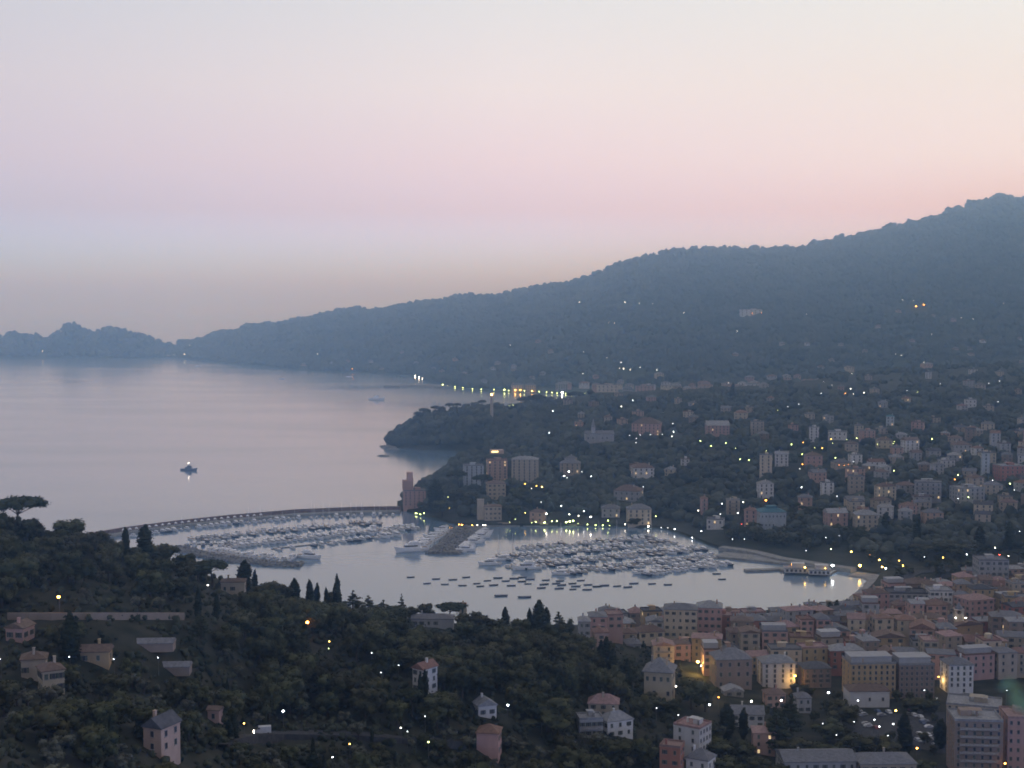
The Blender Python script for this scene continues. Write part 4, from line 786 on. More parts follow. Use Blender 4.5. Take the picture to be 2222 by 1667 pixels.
def sail_boat(name, L, hullmat):
    B = L * .29; rt = empty(name, (0, 0, -50)); k = L / 12
    link('hull', hull(L, B, -.5 * k, 1.05 * k, .3 * k, [hullmat, M['teak']], tr=.7), rt)
    v, f = slab([(B * .1, -L * .22), (B * .26, -L * .05), (B * .26, L * .14)], 1.02 * k, 1.5 * k, .15, .1); MB().add(v, f).build('coachroof', M['gel'], rt)
    MB().tube([(0, -L * .06, 1 * k), (0, -L * .06, 16 * k)], [.14 * k, .09 * k], 6).tube([(-.9 * k, -L * .06, 8.5 * k), (.9 * k, -L * .06, 8.5 * k)], [.05, .05], 4).build('mast', M['alu'], rt)
    MB().tube([(0, -L * .06, 2.1 * k), (0, L * .3, 2.0 * k)], [.09 * k, .08 * k], 6).build('boom', M['alu'], rt)
    MB().tube([(0, -L * .04, 2.3 * k), (0, L * .12, 2.35 * k), (0, L * .28, 2.2 * k)], [.28 * k, .26 * k, .12 * k], 6).build('furled_sail', M['canvas'], rt)
    MB().tube([(0, -L * .49, 1.4 * k), (0, -L * .06, 15.7 * k)], [.025, .025], 4).tube([(0, L * .48, 1.2 * k), (0, -L * .06, 15.9 * k)], [.02, .02], 4).build('rigging', M['alu'], rt)
    return rt
def rowing_boat(name, L):
    rt = empty(name, (0, 0, -50)); B = L * .36
    link('hull', hull(L, B, -.15, .52, .25, [M['dinghy'], M['dinghy']], tr=.75), rt)
    v, f = slab([(B * .12, -L * .3), (B * .36, 0), (B * .34, L * .36)], .5, .6); MB().add(v, f).build('tarpaulin', M['canvas'], rt)
    for y in (-.08, .2): MB().box((0, L * y, .62), (B * .86, .28, .06)).build('thwart', M['teak'], rt)
    MB().box((0, L * .5, .55), (.32, .3, .6)).box((0, L * .52, .1), (.12, .12, .8)).build('outboard_motor', M['metal'], rt)
    return rt
PB = {'a': motor_yacht('motor_cruiser', 10.5, M['gel'], False), 'b': motor_yacht('motor_yacht', 13, M['gel']), 'c': motor_yacht('motor_boat', 8, M['gel'], False), 'd': motor_yacht('motor_yacht', 12, M['hullblue']), 'e': motor_yacht('motor_boat', 8.6, M['hullcream'], False), 'f': motor_yacht('motor_yacht', 17, M['gel']), 'g': motor_yacht('large_yacht', 29, M['gel']), 's': sail_boat('sailing_boat', 12, M['gel']), 't': sail_boat('sailing_boat', 14, M['hullblue']), 'r': rowing_boat('rowing_boat', 6.2)}
for o in PB.values(): regkids(o)
FIRST = set()
def put_boat(k, x, Y, rz, label, cat, group, sc=1.0, z=0.0):
    o = PB[k]
    if k in FIRST: o = copy_tree(o)
    FIRST.add(k); o.location = (x, Y, z); o.rotation_euler = (0, 0, rz); o.scale = (sc, sc, sc); tag(o, label, cat, group); return o
NB = [0]
WORD = {'a': 'white motor yacht', 'b': 'white motor yacht', 'c': 'white open motor boat', 'd': 'dark hulled motor yacht', 'e': 'cream motor boat', 'f': 'large white yacht', 'g': 'very large white yacht', 's': 'white sailing boat', 't': 'dark hulled sailing boat'}
BOATS = []
def row(pp, spec, side, gap, where, kinds, pontoon=True, off=1.6, skip=.06):
    """boats moored stern to along a line; side +1 lies beyond it, -1 on the near side"""
    P = [sea(*p) for p in pp]
    if pontoon: ribbon('floating_pontoon', dense(pp, 15), 1.1, .55, .9, M['concrete'], 'floating pontoon of ' + where, 'pontoon')
    for a, c in zip(P, P[1:]):
        t = (c - a); Ln = t.length; t.normalize(); n = Vector((-t.y, t.x, 0)); n = n if n.y > 0 else -n
        u = gap / 2
        while u < Ln - 1:
            for sd in side:
                if rnd.random() < skip: continue
                k = rnd.choice(kinds); L = {'a': 10.5, 'b': 13, 'c': 8, 'd': 12, 'e': 8.6, 'f': 17, 'g': 29, 's': 12, 't': 14}[k]; s = rnd.uniform(.88, 1.08)
                q = a + t * (u + rnd.uniform(-.3, .3)) + n * sd * (off + L * s / 2)
                d = n * sd; rz = math.atan2(d.x, -d.y) + R(rnd.uniform(-4, 4))          # bow away from the pontoon
                cat = 'sailing boat' if k in 'st' else ('motor boat' if k in 'ce' else 'yacht')
                o = put_boat(k, q.x, q.y, rz, f'{WORD[k]} {"moored on the far side of" if sd > 0 else "moored on the near side of"} {where}', cat, f'{WORD[k]}s at {where}', s)
                o['group'] = f'{WORD[k]}s {"beyond" if sd > 0 else "before"} {where}'
                NB[0] += 1
            u += gap * rnd.uniform(.95, 1.15)
MIX = 'aaabbccddestt'; BIG = 'bbffads'
row([(262, 1165), (380, 1149), (500, 1136), (640, 1124), (780, 1118), (866, 1117)], 0, (-1,), 5.4, 'the long breakwater', 'aabbbcds', False)
row([(418, 1174), (560, 1157), (700, 1144), (830, 1135)], 0, (1, -1), 5.2, 'the breakwater second pontoon', MIX)
row([(470, 1190), (600, 1175), (740, 1160), (905, 1146)], 0, (1, -1), 5.2, 'the breakwater third pontoon', 'aabbbdfs')
row([(590, 1192), (700, 1180), (850, 1160)], 0, (-1,), 6.2, 'the breakwater fourth pontoon', 'abffbdsd')
row([(400, 1182), (470, 1180), (540, 1172)], 0, (-1,), 6.0, 'the breakwater inner pontoon', 'abbfdsd')
row([(430, 1202), (520, 1214), (640, 1221)], 0, (1,), 5.6, 'the grey stone mole', 'bbffa', False, 5)
row([(1012, 1152), (972, 1180), (948, 1200)], 0, (1, -1), 7.0, 'the rubble jetty', 'bffb', False, 12)
PUB = [((1385, 1246), (1570, 1223)), ((1210, 1245), (1562, 1207)), ((1100, 1234), (1530, 1190)), ((1085, 1214), (1470, 1177)), ((1120, 1193), (1425, 1167))]
PN = ['the outermost pontoon of the harbour', 'the second pontoon of the harbour', 'the third pontoon of the harbour', 'the fourth pontoon of the harbour', 'the innermost pontoon of the harbour']
for i, pp in enumerate(PUB): row(pp, 0, (1, -1), 5.1 + .4 * i, PN[i], "aaabccdeedstd" if i else "aabdbccd")
def at_px(k, px, py, deg, label, cat, group=None, sc=1.0):
    p = sea(px, py); return put_boat(k, p.x, p.y, R(deg), label, cat, group, sc)
at_px('g', 892, 1197, -68, 'longest white motor yacht lying across the end of the rubble jetty', 'yacht')
at_px('g', 672, 1212, 62, 'cream white motor yacht moored across the tip of the stone mole', 'yacht', None, .8)
at_px('f', 1062, 1226, -78, 'white yacht outermost at the corner of the harbour', 'yacht', None, 1.1)
at_px('g', 1142, 1236, -78, 'long dark sided yacht lying along the public harbour entrance', 'yacht', None, .8)
at_px('f', 1090, 1216, -80, 'white yacht tucked behind the outermost corner yacht', 'yacht', None, 1.0)
at_px('b', 1392, 1246, -95, 'small white yacht lying alone before the outermost pontoon', 'yacht', None, 1.1)
at_px('b', 1216, 1247, -88, 'white yacht moored lengthways at the head of the outermost pontoon', 'yacht', None, 1.1)
DG = [(195, 617), (347, 628), (447, 632), (528, 618), (293, 655), (400, 660), (505, 667), (592, 655), (612, 672), (655, 638), (692, 665), (718, 622), (765, 640), (798, 668), (815, 625), (865, 618), (862, 643), (910, 630), (898, 657), (1005, 635), (995, 660), (978, 682), (1090, 640), (1068, 655), (1100, 665), (1085, 685), (1165, 655), (1185, 672), (1168, 690), (1215, 637), (1258, 663), (1253, 692), (1313, 673), (1357, 667), (1433, 671), (1497, 677), (1533, 655), (1642, 657), (1738, 662), (2030, 597), (2062, 630)]
RDG = []
for i, (x, y) in enumerate(DG):
    px, py = 820 + x * .3617, 1030 + y * .3617
    o = at_px('r', px, py, -78 + rnd.uniform(-10, 10), None, 'rowing boat', 'small open boats at anchor', rnd.uniform(.85, 1.15)); RDG.append((o, px, py))
RDG.sort(key=lambda r: (r[1]))
for i, (o, px, py) in enumerate(RDG): TODO.append((o, 'small dark open boat at anchor', px, py, 'b'))
for nm_, px_, py_ in (('the two larger dark boats', 1115, 1295), ('the outermost pontoon', 1320, 1240), ('the rubble jetty', 965, 1212), ('the narrow pier', 1620, 1245), ('the anchored boats amid the bay', 1160, 1262)): LMK.append((nm_, px_, py_, 'b'))
for k in ('r',):
    at_px('r', 1086, 1294, -80, 'larger dark open boat nearest the hillside, western of a pair', 'rowing boat', None, 1.5)
    at_px('r', 1137, 1297, -80, 'larger dark open boat nearest the hillside, eastern of a pair', 'rowing boat', None, 1.5)
print('boats', NB[0])
def ship(px, py, L, deg, label, mat, lampc=None, sc=1.0):
    p = sea(px, py); rt = empty('patrol_ship' if lampc else 'cruise_yacht', p, R(deg)); tag(rt, label, 'ship'); B = L * .24; k = L / 24
    link('hull', hull(L, B, -.8 * k, 2.2 * k, 1.6 * k, [mat, M['concrete']]), rt)
    v, f = slab([(B * .25, -L * .14), (B * .36, -L * .06), (B * .34, L * .22)], 2.1 * k, 4.6 * k, .1, .3); MB().add(v, f).build('deckhouse', M['gel'] if not lampc else mat, rt)
    v, f = slab([(B * .2, -L * .1), (B * .27, -L * .02), (B * .24, L * .1)], 4.6 * k, 6.6 * k, .1, .3); MB().add(v, f).build('bridge', M['gel'] if not lampc else mat, rt)
    MB().box((0, -L * .075, 5.8 * k), (B * .5, L * .14, .7 * k)).build('bridge_windows', M['glass'], rt)
    MB().tube([(0, L * .04, 6.5 * k), (0, L * .05, 9.6 * k)], [.25 * k, .1 * k], 6).build('mast', M['alu'], rt)
    if lampc: MB().ico((0, L * .05, 9.8 * k), (.5, .5, .5), 0, 1).build('mast_light', emis('mast_light', (1, .96, .85), 22), rt)
    return rt
ship(411, 1021, 22, 76, 'blue grey patrol boat with a bright masthead light far out on the bay', plain('navy_grey', (.12, .15, .22), .5), True)
ship(818, 868, 36, 80, 'white cruise yacht lying off the far harbour', M['gel'], None)
for px, py, lb in ((430, 795, 'tiny boat close under the long point'), (612, 823, 'tiny dark boat out on the open bay'), (758, 818, 'tiny white boat with a mast near the far shore')):
    p = sea(px, py); o = put_boat('s' if 'mast' in lb else 'a', p.x, p.y, R(80), lb, 'boat', None, 1.5)
for px, py, r in ((832, 990, 3.5), (846, 972, 5), (838, 969, 4), (853, 976, 4)):
    p = sea(px, py); o = MB().ico((0, 0, 0), (r * 2.2, r, r * .5), 0, 2, .25).build('sea_rock', M['rock'], None, (p.x, p.y, .1)); tag(o, {832: 'small lone rock in the water off the headland', 846: 'flat rock at the tip of the headland', 838: 'outermost low rock of the headland tip', 853: 'rock against the foot of the headland'}[px], 'rock')
# ------------------------------------------------------------------ trees
def leafy(name, clumps, nleaf, ls, mat, core=.78, up=0.0, seed=1, flat=1.0):
    """crown of many small leaf sprays around jittered leafy lumps; all triangles"""
    g = np.random.default_rng(seed); Vs, Fs, b = [], [], 0; iv, if_ = ICO[2]
    for c, r in clumps:
        c, r = np.array(c, float), np.array(r, float)
        v = iv * (1 + g.uniform(-.28, .16, (len(iv), 1))) * r * core + c
        Vs.append(v); Fs.append(if_ + b); b += len(v)
        n = max(6, int(nleaf * (r.prod() ** (2 / 3))))
        d = g.normal(size=(n, 3)); d /= np.linalg.norm(d, axis=1)[:, None]
        p = c + d * r * g.uniform(.72, 1.13, (n, 1))
        a = g.normal(size=(n, 3)) + np.array([0, 0, up]); a /= np.linalg.norm(a, axis=1)[:, None]
        q = np.cross(a, d + .3 * g.normal(size=(n, 3))); q /= np.linalg.norm(q, axis=1)[:, None] + 1e-9
        s = ls * g.uniform(.6, 1.4, (n, 1)); a, q = a * s, q * s * .62
        Vs.append(np.stack([p - a * .5, p + q * .5, p + a * .5, p - q * .5], 1).reshape(-1, 3))
        k = b + np.arange(n)[:, None] * 4; Fs.append(np.concatenate([k + [0, 1, 2], k + [0, 2, 3]])); b += 4 * n
    return npmesh(name, np.concatenate(Vs), np.concatenate(Fs), [mat])
def trunk_mesh(h, r, limbs, lean=(0, 0), seed=1):
    g = random.Random(seed); b = MB(); pts = [(lean[0] * t * t, lean[1] * t * t, h * t) for t in (-.12, 0, .3, .6, 1)]
    b.tube(pts, [r * 1.25, r * 1.15, r * .9, r * .75, r * .5], 7)
    for c, z in limbs: 
        z0 = h * z; t = z; s = Vector((lean[0] * t * t, lean[1] * t * t, z0)); e = Vector(c); m_ = s.lerp(e, .5) + Vector((0, 0, .25))
        b.tube([s, m_, e], [r * .45, r * .3, r * .12], 5)
    return b.mesh('trunk', [M['bark']])
TREE = {}
def reg_tree(kind, i, tr, cr, hh, ww): TREE.setdefault(kind, []).append((tr, cr, hh, ww))
for i in range(6):                       # broadleaf: holm oak and the like, about 9 m
    g = random.Random(100 + i); cl = []
    for k in range(17 + i % 3):
        a = g.uniform(0, math.tau); rr = 3.0 * math.sqrt(g.random()); z = 4.9 + g.uniform(-2.6, 2.7) * (1 - (rr / 4.2) ** 2) ** .5; r = g.uniform(1.1, 1.75)
        cl.append(((rr * math.cos(a), rr * math.sin(a), z), (r, r, r * g.uniform(.75, 1.0))))
    cl.append(((0, 0, 5.0), (2.4, 2.4, 2.7)))
    reg_tree('broadleaf_tree', i, trunk_mesh(5.2, .28, [(c, .6) for c, r in cl[:5]], seed=i), leafy('crown', cl, 34, .62, M['broad'], seed=i), 9.0, 8.6)
for i in range(4):                       # olives, about 5 m
    g = random.Random(200 + i); cl = []
    for k in range(9):
        a = g.uniform(0, math.tau); rr = 1.7 * math.sqrt(g.random()); r = g.uniform(.7, 1.15)
        cl.append(((rr * math.cos(a), rr * math.sin(a), 3.3 + g.uniform(-.9, 1.0)), (r, r, r * .85)))
    reg_tree('olive_tree', i, trunk_mesh(2.8, .22, [(c, .5) for c, r in cl[:4]], (.3, .2), seed=i), leafy('crown', cl, 46, .48, M['olive'], core=.7, seed=20 + i), 5.0, 5.0)
for i in range(4):                       # cypresses, 14 m
    g = random.Random(300 + i); cl = []; fat = (1.25, 1.55, 1.05, 1.35)[i]; blunt = (.9, 1.3, .7, 1.1)[i]
    for k in range(13):
        t = k / 12; w = fat * (min(1, .55 + 3 * t) if t < .2 else (1 - ((t - .2) / .8) ** (4.2 * blunt) * .66))
        cl.append(((g.uniform(-.12, .12), g.uniform(-.12, .12), .9 + t * 12.3), (w, w, 1.25)))
        if t < .85:
            a = g.uniform(0, math.tau); cl.append(((w * .55 * math.cos(a), w * .55 * math.sin(a), 1.2 + t * 12), (w * .5, w * .5, 1.5)))
    reg_tree('cypress', i, trunk_mesh(6, .22, [], seed=i), leafy('crown', cl, 26, .62, M['cyp'], core=.86, up=2.6, seed=40 + i), 14.2, 3.0)
for i in range(4):                       # umbrella pines, 13 m
    g = random.Random(400 + i); cl = []
    for k in range(17):
        a = k * 2.399; rr = 5.3 * math.sqrt((k + .5) / 17); r = g.uniform(1.5, 2.1)
        cl.append(((rr * math.cos(a) + 1.0, rr * math.sin(a), 10.4 + 1.7 * (1 - (rr / 5.3) ** 2) + g.uniform(-.3, .3)), (r, r, r * .66)))
    reg_tree('umbrella_pine', i, trunk_mesh(10.6, .36, [((c[0], c[1], c[2] - .4), .72) for c, r in cl[3:17:2]], (1.0, 0), seed=i), leafy('crown', cl, 30, .6, M['pine'], core=.82, up=1.0, seed=60 + i), 13.0, 13.6)
for i in range(3):                       # cedars with level pads, 13 m
    g = random.Random(500 + i); cl = []
    for k in range(9):
        t = k / 8; L = 4.6 * (1 - t) ** .8 + .5
        for j in range(4 if t < .8 else 2):
            a = k * 1.3 + j * math.tau / 4 + g.uniform(-.4, .4); q = L * g.uniform(.5, 1)
            cl.append(((q * .7 * math.cos(a), q * .7 * math.sin(a), 3 + t * 9.6 + g.uniform(-.3, .3)), (q * .42 + .3, q * .42 + .3, .5)))
    reg_tree('cedar', i, trunk_mesh(12.6, .3, [(c, min(.95, c[2] / 12.6)) for c, r in cl[:24:2]], seed=i), leafy('crown', cl, 30, .6, M['pine'], core=.75, seed=80 + i), 13.2, 8.4)
for i in range(2):                       # palms, 11 m
    g = random.Random(600 + i); b = MB()
    for k in range(30):
        a = k * 2.399; el = 1.2 - 1.9 * (k / 30); L = g.uniform(2.3, 2.9); d = Vector((math.cos(a), math.sin(a), 0)); sd = Vector((-d.y, d.x, 0)); P0 = Vector((0, 0, 9.4)); pts = []
        for j in range(6):
            t = j / 5; pts.append(P0 + d * (L * t * math.cos(el) * (1 - .12 * t)) + Vector((0, 0, L * (math.sin(el) * t - .62 * t * t))))
        for j in range(5):
            w0, w1 = .42 * math.sin(math.pi * (.12 + .8 * j / 5)), .42 * math.sin(math.pi * (.12 + .8 * (j + 1) / 5)); p, q = pts[j], pts[j + 1]; dn = Vector((0, 0, -.22))
            b.add([p, q, q + sd * w1 + dn * w1, p + sd * w0 + dn * w0], [(0, 1, 2, 3)]); b.add([p, q, q - sd * w1 + dn * w1, p - sd * w0 + dn * w0], [(3, 2, 1, 0)])
    reg_tree('palm_tree', i, trunk_mesh(9.4, .24, [], (.3, .1), seed=i), b.mesh('crown', [M['frond']]), 11.0, 5.6)
CATN = {'broadleaf_tree': 'tree', 'olive_tree': 'olive tree', 'cypress': 'cypress', 'umbrella_pine': 'pine', 'cedar': 'cedar', 'palm_tree': 'palm'}
DESC = {'broadleaf_tree': 'dark rounded tree', 'olive_tree': 'grey green olive tree', 'cypress': 'dark slender cypress', 'umbrella_pine': 'umbrella pine', 'cedar': 'dark cedar with level branches', 'palm_tree': 'small headed palm'}
TN = {}
def tree(kind, P, h, w=None, label=None, rz=None, desc=None, zone='n', px=None, py=None, group=None, nm=None):
    tr, cr, hh, ww = rnd.choice(TREE[kind]); s = h / hh; sw = (w / ww) if w else s
    o = empty(nm or kind, P, rnd.uniform(0, math.tau) if rz is None else rz, (sw, sw, s)); tag(o, label, CATN[kind], group)
    link('trunk', tr, o); link('crown', cr, o); TN[kind] = TN.get(kind, 0) + 1
    if not label:
        TODO.append((o, desc or DESC[kind], float(colof(P[0], P[1], P[2] + h * .7)) if px is None else px, float(rowof(P[1], P[2] + h * .7)) if py is None else py, zone))
    return o
TP = []
def tpx(land, kind, px, top, base, wpx=None, label=None, desc=None, zone='n', rz=None, group=None):
    """a tree known by its column, top row, foot row and crown width"""
    P = land.place(px, base); h = max(3.0, zat(top, P.y) - P.z)
    TP.append((P.x, P.y)); return tree(kind, P, h, wpx * (1.3 if kind == 'cypress' else 1.1) * P.y / F if wpx else None, label, rz, desc, zone, group=group)
for kind, px, top, base, w, lb in [
    ('umbrella_pine', 34, 1080, 1170, 118, 'big spreading umbrella pine highest on the ridge above the sea'), ('broadleaf_tree', 72, 1120, 1175, 50, 'small round tree right under the big umbrella pine'),
    ('broadleaf_tree', 34, 1114, 1176, 40, None), ('broadleaf_tree', -6, 1108, 1180, 60, None), ('broadleaf_tree', 58, 1124, 1180, 46, None), ('broadleaf_tree', 10, 1128, 1180, 60, 'tree at the picture edge beneath the big umbrella pine'),
    ('broadleaf_tree', 146, 1121, 1190, 84, 'large domed tree standing out on the ridge beside the umbrella pine'), ('broadleaf_tree', 86, 1138, 1180, 44, None), ('broadleaf_tree', 216, 1150, 1205, 62, 'smaller domed tree on the ridge before the slim cypress'),
    ('broadleaf_tree', 186, 1158, 1200, 40, None), ('broadleaf_tree', 110, 1150, 1195, 46, None), ('cypress', 273, 1143, 1218, 14, 'very slim cypress on the ridge against the breakwater'), ('cypress', 315, 1137, 1222, 27, 'broad blunt topped cypress on the ridge against the yacht harbour'),
    ('broadleaf_tree', 250, 1168, 1215, 46, None), ('broadleaf_tree', 290, 1185, 1226, 40, None), ('broadleaf_tree', 360, 1173, 1232, 74, 'domed tree right of the broad blunt cypress'), ('broadleaf_tree', 402, 1200, 1244, 60, None), ('umbrella_pine', 462, 1217, 1276, 92, 'umbrella pine leaning over the water below the mole'), ('broadleaf_tree', 430, 1215, 1262, 56, None),
    ('cypress', 531, 1215, 1290, 26, 'taller of two stubby cypresses beside the beige ridge house'), ('cypress', 553, 1236, 1292, 17, 'shorter of two stubby cypresses beside the beige ridge house'), ('broadleaf_tree', 590, 1259, 1300, 66, None), ('broadleaf_tree', 560, 1268, 1305, 40, None), ('cypress', 640, 1254, 1318, 18, None), ('broadleaf_tree', 628, 1264, 1314, 34, None),
    ('cypress', 672, 1258, 1330, 24, None), ('cypress', 688, 1264, 1330, 13, None), ('cypress', 708, 1275, 1335, 16, None), ('cypress', 732, 1248, 1345, 25, 'tallest blunt cypress of the row against the harbour water'), ('cedar', 766, 1281, 1340, 50, None), ('cedar', 800, 1292, 1345, 50, None), ('cedar', 832, 1302, 1350, 50, None), ('broadleaf_tree', 720, 1284, 1338, 40, None),
    ('cedar', 872, 1288, 1350, 22, 'thin wispy conifer sticking up against the water'), ('broadleaf_tree', 926, 1306, 1352, 44, None), ('umbrella_pine', 974, 1310, 1356, 74, 'flat umbrella pine beside the small cream tower house'), ('broadleaf_tree', 858, 1312, 1352, 60, None), ('broadleaf_tree', 895, 1312, 1350, 40, None), ('broadleaf_tree', 1032, 1323, 1380, 86, 'large dome of foliage against the water'), ('broadleaf_tree', 1070, 1338, 1385, 60, None),
    ('cypress', 1097, 1316, 1385, 17, 'lone slim cypress left of the tallest cypress clump'), ('cypress', 1149, 1320, 1392, 20, None), ('cypress', 1171, 1300, 1395, 30, 'tallest cypress in the clump before the anchored boats'), ('cypress', 1185, 1317, 1395, 20, None), ('cypress', 1160, 1330, 1392, 24, None), ('broadleaf_tree', 1130, 1340, 1390, 50, None), ('cedar', 1213, 1327, 1395, 44, 'ragged cedar next to the tallest cypress clump'), ('broadleaf_tree', 1232, 1340, 1398, 34, None), ('broadleaf_tree', 1200, 1350, 1400, 60, None), ('broadleaf_tree', 1240, 1372, 1420, 70, None), ('broadleaf_tree', 1268, 1378, 1430, 60, None),
    ('cypress', 1314, 1381, 1480, 26, 'pointed cypress in front of the pink waterfront blocks'), ('cypress', 1303, 1388, 1475, 18, None), ('cypress', 1330, 1405, 1490, 26, None), ('cypress', 1362, 1428, 1515, 22, 'dark cypress against the left wall of the cream villa'), ('cypress', 1350, 1440, 1510, 30, None), ('broadleaf_tree', 1290, 1400, 1470, 70, None),
    ('cypress', 153, 1328, 1440, 40, 'thick dark cypress crossing the long retaining wall'), ('cypress', 430, 1272, 1345, 16, None), ('cypress', 470, 1285, 1350, 14, None), ('cypress', 508, 1542, 1612, 26, 'dark stout cypress beside the road with the white van'), ('cypress', 680, 1632, 1690, 26, None), ('cypress', 498, 1560, 1620, 20, None), ('broadleaf_tree', 1190, 1508, 1590, 130, 'big round tree below the rosy roofed stepped house'), ('broadleaf_tree', 1330, 1600, 1660, 100, None), ('broadleaf_tree', 1395, 1598, 1665, 70, None), ('broadleaf_tree', 1240, 1620, 1690, 110, None),
    ('broadleaf_tree', 1500, 1468, 1540, 70, None), ('broadleaf_tree', 1530, 1480, 1545, 60, None), ('broadleaf_tree', 1420, 1510, 1545, 60, None), ('broadleaf_tree', 1455, 1515, 1552, 50, None), ('cypress', 922, 1452, 1530, 16, None), ('cypress', 912, 1462, 1540, 20, None)]:
    tpx(N_, kind, px, top, base, w, lb, group='trees of the near hillside')
for kind, px, top, base, w, lb in [
    ('cypress', 1577, 1525, 1605, 26, 'dark cypress left of the grey pitched hall'), ('cypress', 1613, 1535, 1605, 16, 'slim cypress in front of the grey pitched hall'), ('cedar', 1684, 1524, 1640, 64, 'huge dark conifer in front of the town houses'), ('cedar', 1716, 1508, 1600, 60, 'second huge conifer under the bright white lamp'), ('broadleaf_tree', 1735, 1480, 1530, 52, None),
    ('cypress', 1962, 1545, 1640, 34, 'thick dark cypress by the car park'), ('broadleaf_tree', 1830, 1520, 1580, 80, None), ('broadleaf_tree', 1800, 1560, 1610, 80, None), ('broadleaf_tree', 1860, 1590, 1640, 90, None), ('broadleaf_tree', 1920, 1600, 1650, 80, None), ('broadleaf_tree', 1560, 1600, 1650, 90, None), ('broadleaf_tree', 1610, 1608, 1655, 70, None), ('broadleaf_tree', 1985, 1512, 1545, 60, None), ('broadleaf_tree', 2020, 1515, 1550, 50, None), ('broadleaf_tree', 1780, 1610, 1655, 90, None), ('broadleaf_tree', 1720, 1600, 1650, 80, None),
    ('cypress', 2040, 1560, 1625, 24, None), ('broadleaf_tree', 2010, 1650, 1690, 60, None), ('broadleaf_tree', 1545, 1560, 1610, 60, None), ('broadleaf_tree', 1640, 1640, 1690, 70, None), ('broadleaf_tree', 1580, 1640, 1690, 80, None), ('broadleaf_tree', 1680, 1655, 1700, 70, None)]:
    tpx(N_, kind, px, top, base, w, lb, zone='t', group='trees among the town houses')
for px, top in [(1348, 1330), (1368, 1322), (1404, 1326), (1430, 1330), (1578, 1316), (1637, 1319), (1664, 1321), (1690, 1321), (1745, 1318), (1776, 1322), (1800, 1302), (1815, 1298)]:
    P = N_.place(px, 1362); P.z = 2; h = zat(top, P.y) - 2; tree('palm_tree', P, max(9.5, h), 5.6 if px < 1790 else 6.4, None, zone='t', group='palms along the waterfront'); TP.append((P.x, P.y))
tpx(N_, 'broadleaf_tree', 1846, 1298, 1352, 46, 'dense dark tree at the end of the palm row', zone='t')
BOX.append((536, 582, 1578, 1604, 476, .02))
for x in range(520, 1000, 30): BOX.append((x, x + 30, 1588, 1608, 470, .1))
for x in range(30, 415, 30): BOX.append((x, x + 30, 1326, 1346, 455, .3))
cntg = 0
for i in range(4000):                     # the tall dark grove in the middle of the slope
    if cntg >= 95: break
    px = rnd.uniform(530, 1340); t = rnd.uniform(2.95, 4.75); P = Vector(N_.at(px, t)[0]); h = rnd.uniform(11, 16)
    top = np.interp(px, [500, 600, 700, 800, 900, 1000, 1100, 1250, 1300, 1400], [1270, 1285, 1306, 1318, 1330, 1342, 1352, 1392, 1425, 1460]); h = min(h, zat(top, P.y) - P.z); w = rnd.uniform(11, 16)
    if h < 6 or any((P.x - x) ** 2 + (P.y - y) ** 2 < 36 for x, y in TP) or blocked(P.x, P.y, P.z, w * .4, h): continue
    tree('broadleaf_tree', P, h, min(w, h * 1.3), group='trees of the near hillside', desc='tall dark grove tree'); TP.append((P.x, P.y)); cntg += 1
print('grove', cntg)
cntl = 0
for i in range(3000):                     # garden trees below the road
    if cntl >= 60: break
    P = Vector(N_.at(rnd.uniform(500, 1330), rnd.uniform(1.85, 2.75))[0]); h = rnd.uniform(4, 7.5); py = rowof(P.y, P.z)
    if py < 1606 or any((P.x - x) ** 2 + (P.y - y) ** 2 < 12 for x, y in TP): continue
    while h > 3 and blocked(P.x, P.y, P.z, h * .4, h): h -= .7
    if h <= 3: continue
    k_ = rnd.choice(['olive_tree', 'olive_tree', 'broadleaf_tree', 'cypress' if rnd.random() < .3 else 'olive_tree']); tree(k_, P, h * (1.3 if k_ == 'cypress' else 1), h * (.28 if k_ == 'cypress' else rnd.uniform(1, 1.3)), group='trees of the near hillside'); TP.append((P.x, P.y)); cntl += 1
cnt = 0; tries = 0                        # the rest of the near slope
while cnt < 225 and tries < 14000:
    tries += 1
    px = rnd.uniform(-150, 1450); t = rnd.choice([rnd.uniform(1.75, 3.2), rnd.uniform(2.8, 4.97)]); P = Vector(N_.at(px, t)[0]); py = float(rowof(P.y, P.z))
    if px > 1290 and py < 1470: continue
    kind = rnd.choices(['broadleaf_tree', 'olive_tree', 'cypress', 'umbrella_pine', 'cedar'], [6, 4.5 if py > 1400 and px < 700 else 1, .5, .25, .25])[0]
    h = {'broadleaf_tree': rnd.uniform(6.5, 11) if px < 560 and py > 1350 else rnd.uniform(9.5, 16), 'olive_tree': rnd.uniform(4.5, 6.5), 'cypress': rnd.uniform(8, 12), 'umbrella_pine': rnd.uniform(9, 11), 'cedar': rnd.uniform(8, 11)}[kind]
    top = np.interp(px, [-200, 0, 60, 100, 180, 250, 300, 400, 500, 600, 700, 800, 900, 1000, 1100, 1250, 1300, 1400, 1500], [1150, 1150, 1128, 1140, 1152, 1182, 1196, 1214, 1264, 1277, 1299, 1311, 1323, 1336, 1347, 1387, 1420, 1450, 1480]); h = min(h, zat(top, P.y) - P.z)
    if h < 3.5: continue
    if kind in ('cypress', 'cedar', 'umbrella_pine') and t > 4.3: continue
    w = h * {'broadleaf_tree': 1.0, 'olive_tree': 1.05, 'cypress': .2, 'umbrella_pine': 1, 'cedar': .62}[kind] * rnd.uniform(.9, 1.25)
    if 1583 < py < 1640 and 515 < px < 1010 : continue
    if any((P.x - x) ** 2 + (P.y - y) ** 2 < (2.2 + w * .2) ** 2 for x, y in TP): continue
    if blocked(P.x, P.y, P.z, w * .5, h): continue
    tree(kind, P, h, w, group='trees of the near hillside'); TP.append((P.x, P.y)); cnt += 1
cnt3 = 0
